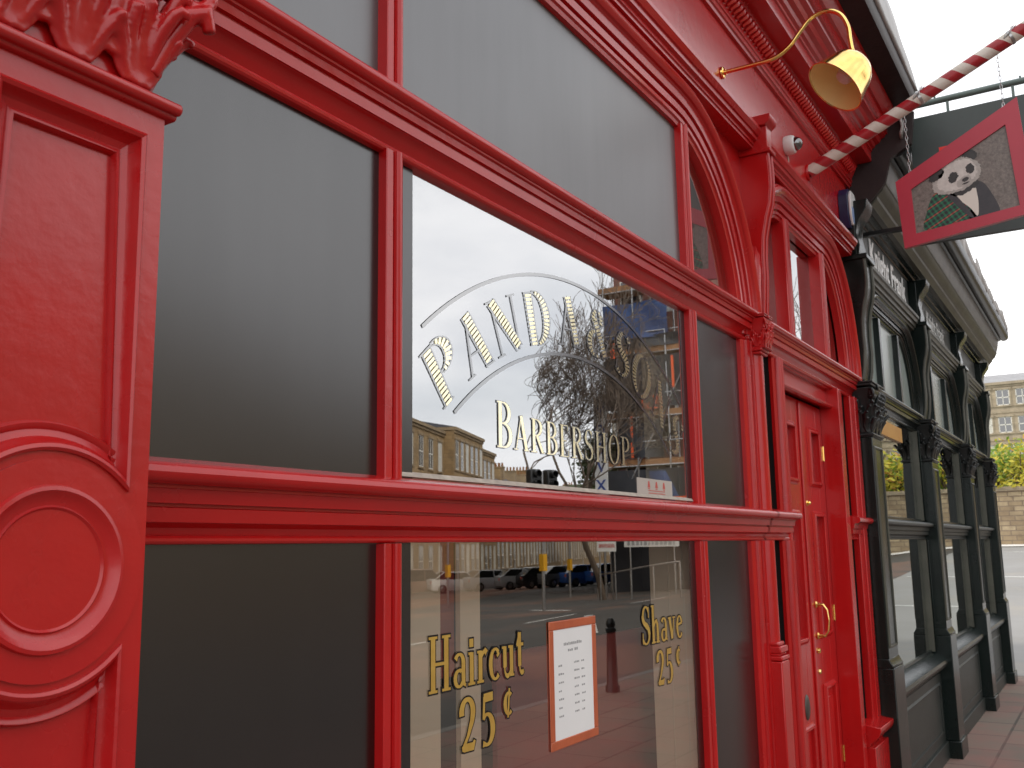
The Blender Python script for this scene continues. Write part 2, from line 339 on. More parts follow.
def arch(xl, xr, zs, zt, a, bq, prof, mat, name='arch_moulding', parent=SHOP, dy=0, label=None):
    b = B(); b.sweep(arch_path(xl, xr, zs, zt, a, bq), [(n, y+dy) for n, y in prof]); return b.build(name, mat, parent, ang=28, label=label)
arch(.98, 3.80, 2.40, 3.075, .65, .675, ARCHV, RED, label='long moulded arch over the shop window')
b = B()
def spandrel(b, xl, xr, zs, zt, a, bq, off, X0, X1, ztop, y0, y1):
    """flat board around the arch: outer box minus the arch opening"""
    pa = arch_path(xl, xr, zs, zt, a, bq)
    top = [(x+off*nx, z+off*nz) for (x, z, nx, nz) in pa]
    for i in range(len(top)-1):
        (xa, za), (xb, zb) = top[i], top[i+1]
        for y in (y0,):
            b.add([(xa, y, za), (xb, y, zb), (xb, y, ztop), (xa, y, ztop)], [(0, 1, 2, 3)])
    b.add([(X0, y0, zs-.1), (top[0][0], y0, zs-.1), (top[0][0], y0, ztop), (X0, y0, ztop)], [(0, 1, 2, 3)])
    b.add([(top[-1][0], y0, zs-.1), (X1, y0, zs-.1), (X1, y0, ztop), (top[-1][0], y0, ztop)], [(0, 1, 2, 3)])
spandrel(b, .98, 3.80, 2.40, 0, .65, .675, .146, .8, 4.0, 3.24, 1.232, 1.26)
spandrel(b, 4.04, 5.68, 2.47, 0, .42, .60, .146, 3.894, 5.84, 3.24, 1.236, 1.26)
b.build('spandrel_board', RED, SHOP)

# ledge moulding above the arches
LEDGE = [(1.25, 3.232), (1.172, 3.234), (1.171, 3.246), (1.165, 3.248), (1.165, 3.262), (1.152, 3.266), (1.150, 3.282), (1.143, 3.284), (1.138, 3.292), (1.131, 3.303), (1.130, 3.318), (1.15, 3.322), (1.25, 3.336)]
b = B(); b.px(LEDGE, .7, 3.945); b.build('ledge_moulding', RED, SHOP, ang=25, label='ledge moulding over the window arch')
b = B(); b.px([(y, z-.012) for y, z in LEDGE], 4.010, 5.79); b.build('ledge_moulding', RED, SHOP, ang=25, label='ledge moulding over the door arch')
# fascia and cornice
b = B(); b.box(-.6, 6.02, 1.222, 1.262, 3.28, 3.76); b.build('fascia_board', RED, SHOP)
CORN = [(1.26, 3.735), (1.208, 3.737), (1.204, 3.748), (1.196, 3.752), (1.196, 3.772), (1.190, 3.776), (1.190, 3.800), (1.160, 3.862), (1.152, 3.870), (1.152, 3.882),
        (1.068, 3.884), (1.066, 3.890), (1.066, 3.945), (1.058, 3.948), (1.056, 3.962), (1.042, 3.968), (1.034, 3.985), (1.012, 3.992), (1.000, 4.012), (.976, 4.024), (.972, 4.036),
        (.960, 4.040), (.958, 4.105), (.945, 4.11), (.915, 4.16), (.905, 4.185), (1.26, 4.19)]
b = B(); b.px(CORN, -.6, 6.08); cor = b.build('cornice', RED, SHOP, ang=25)
b = B()
x = -.2
while x < 6.02:   # twisted rope band tucked under the soffit
    c = Vector((x, 1.168, 3.832)); b.tube([c+Vector((-.020, .018, -.026)), c+Vector((0, -.006, 0)), c+Vector((.020, -.012, .026))], [.009, .014, .009], 6)
    x += .040
b.build('rope_moulding', RED, cor)
b = B(); b.px([(1.10, 4.188), (.90, 4.188), (.795, 4.190), (.785, 4.215), (.785, 4.285), (.80, 4.30), (1.2, 4.33), (1.26, 4.33), (1.26, 4.195)], -.6, 6.13); b.build('gutter', TAR, SHOP)
b = B()
def flash(u, v):
    x = -.5 + 6.62*u; hgt_ = .02 + .200*min(1.6, max(0, (6.25-x)/1.30))
    return (x, .792 + .010*noise.noise(Vector((x*2.5, 0, v))), 4.285 + hgt_*v + .010*noise.noise(Vector((x*3.2, 5, v)))*v)
b.grid(flash, 110, 4); b.build('lead_flashing', LEAD, SHOP, solid=.02)

# capital: bell, curled leaves, corner scrolls, abacus
def leaf(b, P, nrm, w, h, curl, lobes=4):
    """carved acanthus leaf: a fan of fluted fingers that rise, spread and roll over at the tips, over a dished blade"""
    P = Vector(P); n = Vector((nrm[0], nrm[1], 0)).normalized(); s = Vector((-n.y, n.x, 0)); Z = Vector((0, 0, 1))
    def blade(u, v):
        uu = 2*u-1; wid = w*.46*(.55+.55*sin(pi*min(1, v*1.1))**.8)*(1-.6*max(0, v-.6)/.4)
        return tuple(P + s*(uu*wid) + n*(curl*.85*v**2.2 + .05*w*(1-uu*uu)) + Z*(h*.90*v))
    b.grid(blade, 8, 8)
    for k in range(-2, 3):
        a = k/2; top = h*(1-.34*abs(a)**1.4); reach = w*.47*a; pts = []; rad = []
        for i in range(13):
            v = i/12
            side = reach*(sin(v*pi*.62)/sin(pi*.62)) if abs(k) else 0
            if v < .8: out = curl*(v/.8)**2.2; z = top*(v/.8)
            else:
                q = (v-.8)/.2; out = curl*(1+.30*sin(q*pi*.55)); z = top*(1-.13*q*q)
            if abs(k) > 1: side += .04*w*a*sin(v*pi*3)
            pts.append(P + s*side + n*(out+.018*w) + Z*z)
            rad.append(w*(.070+.085*sin(pi*min(1, v*.86))**.7*(1-.2*abs(a)))*(1.0 if v < .80 else max(.12, 1.0-((v-.80)/.2)**2*.9)))
        b.tube(pts, rad, 7)
    for k in (-2, 0, 2):   # drilled eyes between the lobes read as little raised drops
        c = P + s*(w*.17*k) + n*(curl*.35+.05*w) + Z*(h*(.50-.05*abs(k)))
        b.lathe([(0, .045*w), (.03*w, .035*w), (.042*w, .01*w), (.03*w, -.02*w)], c, tuple(n), 8)
def scroll(b, C, n, R, r, turns=1.6, depth=.0):
    C = Vector(C); n = Vector((n[0], n[1], 0)).normalized(); pts = []; rad = []
    k = 26
    for i in range(k+1):
        t = i/k; a = radians(200) - t*turns*2*pi; rr = R*(1-.78*t)
        pts.append(C + n*(cos(a)*rr) + Vector((0, 0, sin(a)*rr))); rad.append(r*(1-.35*t))
    b.tube(pts, rad, 8); 
def capital(x0, x1, yf, yb, z0, z1, mat, parent, big=True):
    w = x1-x0; d = yb-yf; h = z1-z0; cx = (x0+x1)/2; b = B()
    a = .075*h if big else .06*h
    # astragal
    pr = [(1, 0)]
    if big and w > .25 and z0 > 2.2: a *= .3
    for (e, za, zb) in (((.012, 0, .3*a), (.020, .3*a, .75*a), (.010, .75*a, a)) if not (w > .25 and z0 > 2.2) else ((-.004, 0, a),)):
        e *= w/.28; b.box(x0-e, x1+e, yf-e, yb, z0+za, z0+zb)
    # bell
    ring = []
    for i in range(9):
        t = i/8; e = (-.02 + .10*t**3)*w
        ring.append((x0-e, x1+e, yf-e, z0+a+(h-a)*.88*t))
    vs = []; 
    for (p, q, y, z) in ring: vs += [(p, yb, z), (p, y, z), (q, y, z), (q, yb, z)]
    b.add(vs, [(i*4+j, i*4+j+1, i*4+j+5, i*4+j+4) for i in range(8) for j in range(3)] + [(32, 33, 34, 35)])
    hh = h-a
    # abacus
    b.box(x0-.10*w, x1+.10*w, yf-.10*w, yb, z1-.075*h, z1-.03*h); b.box(x0-.135*w, x1+.135*w, yf-.135*w, yb, z1-.03*h, z1)
    cap = b.build('capital', mat, parent, bevel=.003*w/.28)
    b = B(); zb = z0+a
    k1 = [(-.5, 0), (0, 0), (.5, 0)]
    for t in (-.36, 0, .36): leaf(b, (cx+t*w, yf, zb), (0, -1), .33*w, .42*hh, .10*w)
    for t in (-.20, .20): leaf(b, (cx+t*w, yf-.004, zb+.1*hh), (0, -1), .30*w, .62*hh, .13*w)
    for sx, xx in ((-1, x0), (1, x1)):
        for t in (.3, .75): leaf(b, (xx, yf+t*d, zb), (sx, 0), min(.36*w, .5*d), .42*hh, .10*w)
        leaf(b, (xx, yf+.5*d, zb+.1*hh), (sx, 0), min(.32*w, .5*d), .62*hh, .13*w)
        leaf(b, (xx-sx*.01, yf+.01, zb), (sx, -1), .30*w, .60*hh, .17*w)
        # corner scroll and stalk
        scroll(b, (xx+sx*.060*w, yf-.060*w, z0+a+hh*.74), (sx, -1), .145*w, .042*w)
        scroll(b, (xx-sx*.0*w, yf-.03*w, z0+a+hh*.76), (sx, -.25), .11*w, .032*w)
        pts = [(cx+sx*.10*w, yf-.01*w, zb+.45*hh), (cx+sx*.26*w, yf-.035*w, zb+.66*hh), (xx-sx*.02*w, yf-.06*w, zb+.86*hh)]
        b.tube(pts, [.022*w, .028*w, .03*w], 8)
    for sx in (-1, 1): scroll(b, (cx+sx*.075*w, yf-.05*w, zb+.74*hh), (-sx, -.05), .060*w, .020*w)
    b.lathe([(0, -.01), (.06*w, 0), (.075*w, .02*w), (.05*w, .045*w), (0, .05*w)], (cx, yf-.10*w, z1-.06*h), (0, -1, 0), 10)
    fo = b.build('carved_foliage', mat, cap, solid=.022*w, ang=60)
    rm = fo.modifiers.new('cast', 'REMESH'); rm.mode = 'VOXEL'; rm.voxel_size = .0125*w if w > .2 else .02*w; rm.use_smooth_shade = True
    sm = fo.modifiers.new('soften', 'SMOOTH'); sm.factor = .5; sm.iterations = 2
    return cap

# left pilaster with sunk panel and ring ornament
pil = None
b = B()
PX0, PX1, PY = .598, .884, 1.130
b.box(PX0, PX1, PY+.024, 1.26, 0.0, 2.178)
b.box(PX0, .632, PY, PY+.024, 0, 2.178); b.box(.850, PX1, PY, PY+.024, 0, 2.178); b.box(.632, .850, PY, PY+.024, 2.140, 2.178); b.box(.632, .850, PY, PY+.024, 0, .62)
_a = [radians(43.4+(136.7-43.4)*i/24) for i in range(25)]
_p = [(.741+.150*cos(q), 1.533+.150*sin(q)) for q in _a]; _q = [(.741+.150*cos(q), 1.533-.150*sin(q)) for q in _a][::-1]
b.py([(.850, _p[0][1])] + _p + [(.632, _p[-1][1]), (.632, _q[0][1])] + _q + [(.850, _q[-1][1])], PY, PY+.024)
pil = b.build('pilaster', REDD, SHOP, ang=25, label='broad near pilaster with sunk panel and round boss')
def loopmould(path, prof, name, mat, parent, closed=True, ang=28):
    b = B(); b.sweep(path, prof, closed); return b.build(name, mat, parent, ang=ang)
# panel moulding follows the rectangle and bends round the boss: one continuous loop (upper and lower panels)
cxr, czr, RR = .741, 1.533, .150
xl, xr_, zt = .632, .850, 2.140
MP = [(.003, PY+.022), (.003, PY-.004), (-.001, PY-.007), (-.006, PY-.004), (-.009, PY+.004), (-.016, PY+.013), (-.025, PY+.017), (-.029, PY+.014), (-.033, PY+.013), (-.036, PY+.018), (-.037, PY+.026)]
def rectarc(zmin_or_max, up=True):
    # panel bounded by the circular ring at one end
    P = []
    dxl, dxr = cxr-xl, xr_-cxr
    al = math.acos(min(1, dxl/RR)); ar = math.acos(min(1, dxr/RR))
    sg = 1 if up else -1
    pts = [(xr_, czr+sg*RR*sin(ar)), (xr_, zmin_or_max), (xl, zmin_or_max), (xl, czr+sg*RR*sin(al))]
    # arc from left to right over the boss
    n = 22; a0 = pi-al; a1 = ar
    for i in range(1, n): 
        a = a0+(a1-a0)*i/n; pts.append((cxr+RR*cos(a), czr+sg*RR*sin(a)))
    return pts
def path_from(pts, outward_sign):
    P = []; m = len(pts)
    for i in range(m):
        a = Vector(pts[i-1]); c = Vector(pts[i]); e = Vector(pts[(i+1) % m])
        d1 = (c-a).normalized(); d2 = (e-c).normalized()
        n1 = Vector((d1.y, -d1.x)); n2 = Vector((d2.y, -d2.x)); n = (n1+n2); n.normalize(); k = min(1.42, 1/max(.35, n.dot(n1))); n = n*k*outward_sign
        P.append((c.x, c.y, n.x, n.y))
    return P
for up, z in ((True, zt), (False, .62)):
    pts = rectarc(z, up)
    loopmould(path_from(pts, 1 if up else -1), MP, 'panel_moulding', REDD, pil)
b = B()
ringp = [(.158, 0.0), (.158, .010), (.153, .014), (.146, .014), (.141, .009), (.137, .004), (.105, .004), (.103, .008), (.099, .0085), (.092, .005), (.085, -.004), (.079, -.012), (.076, -.016), (.0735, -.0165), (.072, -.014), (0, -.014)]
ringp2 = [(.104, .0005), (.104, .010), (.100, .013), (.094, .010), (.087, .004), (.080, .0025), (.077, .005), (.074, .002), (0, .002)]
b.lathe([(.1365, .0005), (.1365, .005), (.104, .006)] + [(r, h) for r, h in ((.102, .012), (.097, .013), (.092, .009), (.084, .0035), (.0785, .003), (.076, .006), (.073, .003), (0, .0025))], (cxr, PY, czr), (0, -1, 0), 64)
b.build('round_boss', REDD, pil, ang=30)
b = B(); BD = [(1.26, 2.178), (1.126, 2.178), (1.121, 2.181), (1.121, 2.185)] + [(1.116-.008*sin(a), 2.193-.009*cos(a)) for a in [pi*i/6 for i in range(7)]] + [(1.124, 2.203), (1.126, 2.208), (1.26, 2.208)]
b.px(BD, .58, .899); b.build('necking_band', REDD, pil, bevel=.002)
capital(.605, .874, 1.140, 1.26, 2.208, 2.50, REDD, pil)
b = B(); scroll(b, (.902, 1.098, 2.372), (1, -.6), .036, .014, 1.3); b.tube([(.86, 1.135, 2.24), (.875, 1.12, 2.29), (.893, 1.10, 2.335), (.915, 1.085, 2.345), (.922, 1.085, 2.318)], [.012, .015, .017, .017, .010], 10)
so_c = b.build('corner_scroll', REDD, pil, ang=60); rm = so_c.modifiers.new('cast', 'REMESH'); rm.mode = 'VOXEL'; rm.voxel_size = .0028; rm.use_smooth_shade = True; sm = so_c.modifiers.new('soften', 'SMOOTH'); sm.iterations = 3
b = B(); b.box(.58, .90, 1.10, 1.26, 2.50, 3.23); b.build('console_block', REDD, pil, bevel=.004)
b = B(); b.box(.40, .585, 1.20, 1.26, 0, 3.25); b.build('party_strip', REDD, SHOP)

# clustered column between window and door
b = B()
pr = [(3.78, 1.26), (3.78, 1.222), (3.795, 1.214), (3.81, 1.214), (3.812, 1.204), (3.835, 1.202), (3.837, 1.210), (3.845, 1.210), (3.847, 1.196), (3.868, 1.194), (3.87, 1.26)]
b.pz(pr, .5, 1.562); b.pz(pr, 1.684, 2.371); b.build('window_jamb', RED, SHOP, ang=25)
b = B(); R_ = [(3.902 + .042*cos(a), 1.212 - .042*sin(a)) for a in [pi*i/12 for i in range(13)]]
b.pz([(3.944, 1.26), (3.944, 1.214)] + R_ + [(3.858, 1.214), (3.858, 1.26)], 1.680, 2.33)
b.pz([(3.950, 1.26), (3.950, 1.222), (3.945, 1.214)] + [(3.902 + .040*cos(a), 1.21 - .042*sin(a)) for a in [pi*i/12 for i in range(13)]] + [(3.868, 1.215), (3.868, 1.26)], 1.17, 1.563)
colm = b.build('column', RED, SHOP, ang=25)
b = B()
for (z0, z1, e) in ((1.155, 1.170, .004), (1.128, 1.155, .014), (1.118, 1.128, .008), (1.100, 1.118, .018)):
    b.box(3.862-e*.2, 3.945+e, 1.168-e, 1.258, z0, z1)
b.box(3.860, 3.962, 1.152, 1.258, .55, 1.098); b.build('column_base', RED, colm, bevel=.006)
b = B(); b.box(3.855, 3.967, 1.149, 1.258, .50, .56); b.build('column_foot', RED, colm, bevel=.006)
b = B()
for z, e in ((2.315, .006), (2.328, .012)): b.box(3.860-e, 3.944+e, 1.168-e, 1.258, z, z+.012)
b.build('column_neck', RED, colm, bevel=.005)
capital(3.862, 3.955, 1.148, 1.258, 2.338, 2.482, RED, colm, big=False)
# console bracket over it
def console(X0, X1, mat, parent, dz=0, label=None, head=True, dx=0):
    b = B(); f = [(1.172, 2.485), (1.166, 2.56), (1.160, 2.66), (1.160, 2.75), (1.153, 2.84), (1.136, 2.92), (1.118, 2.98), (1.110, 3.05), (1.110, 3.13), (1.114, 3.205)]
    f = [(y, z+dz) for y, z in f]
    b.px([(1.26, 2.472+dz)] + f + [(1.26, 3.205+dz)], X0, X1); o = b.build('console', mat, parent, bevel=.003, label=label)
    b = B()
    for xx in (X0+.008, X1-.008): b.tube([(xx, y-.002, z) for y, z in f], .007, 8)
    b.build('edge_bead', mat, o)
    b = B(); b.box(X0-.012, X1+.012, 1.095, 1.24, 3.205+dz, 3.222+dz); b.box(X0-.004, X1+.004, 1.108, 1.24, 3.222+dz, 3.325+dz); b.px([(1.108, 3.325+dz), (1.09, 3.34+dz), (1.085, 3.352+dz), (1.085, 3.37+dz), (1.24, 3.37+dz), (1.24, 3.325+dz)], X0-.02, X1+.02)
    if head: b.build('console_head', mat, o, bevel=.003)
    return o
console(3.948, 4.008, RED, SHOP, label='tall curved console between window arch and door arch')

# door bay
b = B(); b.px([(y+.002, z-.004) for y, z in RAIL_U], 3.995, 5.79); b.build('transom_rail', RED, SHOP, ang=25, label='moulded transom rail over the door')
arch(4.04, 5.68, 2.47, 0, .42, .60, ARCHV, RED, label='moulded arch around the fanlight')
sheetxz('brown_backing', BRN, 4.0, 5.72, 2.50, 3.15, 1.292)
fl = pane(4.02, 5.72, 2.50, 3.14, 1.268, GLD, label='fanlight glass over the door')
for x0, x1 in ((4.495, 4.565), (5.165, 5.230)):
    b = B(); b.pz([(x0, 1.27), (x0, 1.212), (x0+.012, 1.208), (x0+.016, 1.20), (x0+.05, 1.198), (x0+.054, 1.208), (x1, 1.214), (x1, 1.27)], 2.50, 3.085)
    b.build('fanlight_mullion', RED, SHOP, ang=25)
# sidelights
for (x0, x1, z0, lab) in ((3.952, 4.29, .55, 'left of the door'), (5.46, 5.66, .55, 'right of the door')):
    sheetxz('dark_panel', MATT, x0, x1, z0, 2.38, 1.2465, label='narrow dark sidelight ' + lab)
    b = B(); b.px(RAIL_L, x0 + (.0 if x0 > 5 else .0), x1+.03 if x0 < 5 else 5.84); b.build('sidelight_rail', RED, SHOP, ang=25)
def post(x0, x1, z0, z1, name='door_post'):
    b = B(); w = x1-x0
    b.pz([(x0, 1.246), (x0, 1.232), (x0+.012, 1.222)] + [(x0+w*.34-w*.20*cos(a), 1.222-.022*sin(a)) for a in [pi*i/8 for i in range(9)]] + [(x0+w*.6, 1.214), (x0+w*.62, 1.205), (x1-.004, 1.203), (x1, 1.207), (x1, 1.31), (x1-.03, 1.31), (x1-.03, 1.246)], z0, z1)
    return b.build(name, RED, SHOP, ang=25)
for z0, z1 in ((.0, 1.562), (1.684, 2.368)): post(4.236, 4.320, z0, z1)
b = B(); b.box(5.322, 5.335, 1.200, 1.302, 0, 2.37); b.box(5.335, 5.43, 1.206, 1.302, 0, 2.37); b.box(5.43, 5.465, 1.216, 1.302, 0, 2.37); b.build('door_reveal', RED, SHOP, bevel=.003)
b = B(); b.box(5.655, 5.70, 1.212, 1.30, 0, 2.37); b.box(5.70, 5.78, 1.196, 1.30, 0, 2.37); b.build('end_post', RED, SHOP, bevel=.004)
b = B(); b.px([(1.26, .50), (1.20, .50), (1.19, .52), (1.165, .54), (1.145, .56), (1.135, .585), (1.135, .60), (1.26, .62)], 5.452, 5.85); b.box(5.462, 5.80, 1.17, 1.26, 0, .50); b.build('sidelight_sill', RED, SHOP, bevel=.003)
b = B(); b.px([(1.26, .44), (1.20, .44), (1.19, .46), (1.165, .48), (1.145, .50), (1.135, .525), (1.135, .54), (1.25, .56)], .884, 3.98); b.box(.884, 4.19, 1.18, 1.26, 0, .44); b.build('window_sill', RED, SHOP, bevel=.003)
# lintel and jamb
b = B(); b.box(4.325, 5.322, 1.262, 1.31, 2.275, 2.40); b.box(4.345, 5.312, 1.240, 1.262, 2.36, 2.372); b.px([(1.262, 2.262), (1.240, 2.262), (1.232, 2.270), (1.232, 2.280), (1.262, 2.290)], 4.325, 5.322); b.build('door_lintel', RED, SHOP, bevel=.002)
b = B(); b.box(4.325, 4.36, 1.255, 1.31, 0, 2.262); b.box(4.36, 4.425, 1.275, 1.31, 0, 2.262); b.build('door_jamb', RED, SHOP, bevel=.003)
# double door
def door(x0, x1, right):
    y = 1.300; b = B(); w = x1-x0
    holes = [(1.86, 2.11), (1.11, 1.68)]
    gx0, gx1 = x0+.155*w/.44, x1-.125*w/.44
    b.box(x0, gx0, y, y+.045, .02, 2.262); b.box(gx1, x1, y, y+.045, .02, 2.262)
    zs = [.02, 1.11, 1.68, 1.86, 2.11, 2.262]
    for a, c in ((.02, 1.11), (1.68, 1.86), (2.11, 2.262)): b.box(gx0, gx1, y+.0001, y+.045, a, c)
    d = b.build('door', RED, SHOP, bevel=.0025, label='right door leaf with brass pull handle' if right else 'left door leaf with letterbox')
    # mouldings round panels
    M_ = [(0, y+.002), (0, y-.014), (.004, y-.018), (.014, y-.016), (.020, y-.008), (.028, y-.004), (.028, y+.002)]
    for (a, c) in ((1.86, 2.11), (1.11, 1.68), (.12, .84)):
        if right or a > 1:
            pts = [(gx1, a), (gx1, c), (gx0, c), (gx0, a)]
        else: pts = [(gx1, a), (gx1, .70), (gx0, .70), (gx0, a)]
        bb = B(); bb.sweep(path_from(pts, 1), M_, True); bb.build('panel_moulding', RED, d, ang=28)
    if right:
        bb = B(); bb.box(gx0+.03, gx1-.03, y-.006, y+.002, .16, .80); bb.build('raised_panel', RED, d, bevel=.004)
    for a, c in ((1.86, 2.11), (1.11, 1.68)):
        pane(gx0, gx1, a, c, y+.022, GLD if right or a > 1.5 else GLD, name='door_pane', parent=d)
    bb = B(); bb.box(gx0-.01, gx1+.01, y+.038, y+.042, 1.05, 2.15); bb.build('door_backing', BRN, d)
    return d
dl = door(4.428, 4.876, False); dr = door(4.880, 5.320, True)
b = B(); b.box(4.862, 4.893, 1.290, 1.301, .05, 2.25); b.build('meeting_bead', RED, dl, bevel=.004)
b = B()
hx = 4.965
b.tube([(hx, 1.298, 1.245), (hx, 1.262, 1.250), (hx+.004, 1.246, 1.225), (hx+.004, 1.240, 1.175), (hx+.004, 1.246, 1.125), (hx, 1.262, 1.100), (hx, 1.298, 1.105)], [.006, .006, .005, .005, .005, .006, .006], 10)
for z in (1.250, 1.100): b.lathe([(0, .0), (.016, .0), (.017, .004), (.010, .010), (.007, .03)], (hx, 1.299, z), (0, -1, 0), 14)
b.build('door_handle', BRASS, dr)
b = B(); b.lathe([(.0, .012), (.012, .010), (.014, 0)], (hx, 1.299, 1.03), (0, -1, 0), 14); b.lathe([(.0, .008), (.010, .007), (.013, 0)], (hx, 1.299, .93), (0, -1, 0), 14); b.build('door_lock', BRASS, dr)
b = B(); b.lathe([(0, .02), (.006, .018), (.010, .012), (.007, .006), (.014, .003), (.015, 0)], (4.90, 1.291, 1.745), (0, -1, 0), 12); b.build('latch_knob', BRASS, dl)
b = B(); b.lathe([(0, .010), (.022, .009), (.032, .004), (.034, 0)], (4.70, 1.299, .80), (0, -1, 0), 20); b.v = [(x, y, .80+(z-.80)*1.7) for x, y, z in b.v]; b.build('letterbox', surf('dull_bronze', (.10, .09, .08), rough=.4, metal=.5, bump=0), dl)
for z in (1.98, 1.15, .45):
    b = B(); b.tube([(5.318, 1.296, z), (5.318, 1.296, z+.08)], .0035, 8); b.box(5.310, 5.318, 1.2975, 1.2995, z+.004, z+.076); b.build('hinge', BRASS, dr)
b = B(); b.box(4.19, 5.47, 1.15, 1.40, 0, .02); b.build('door_step', STONED, SHOP, bevel=.004)

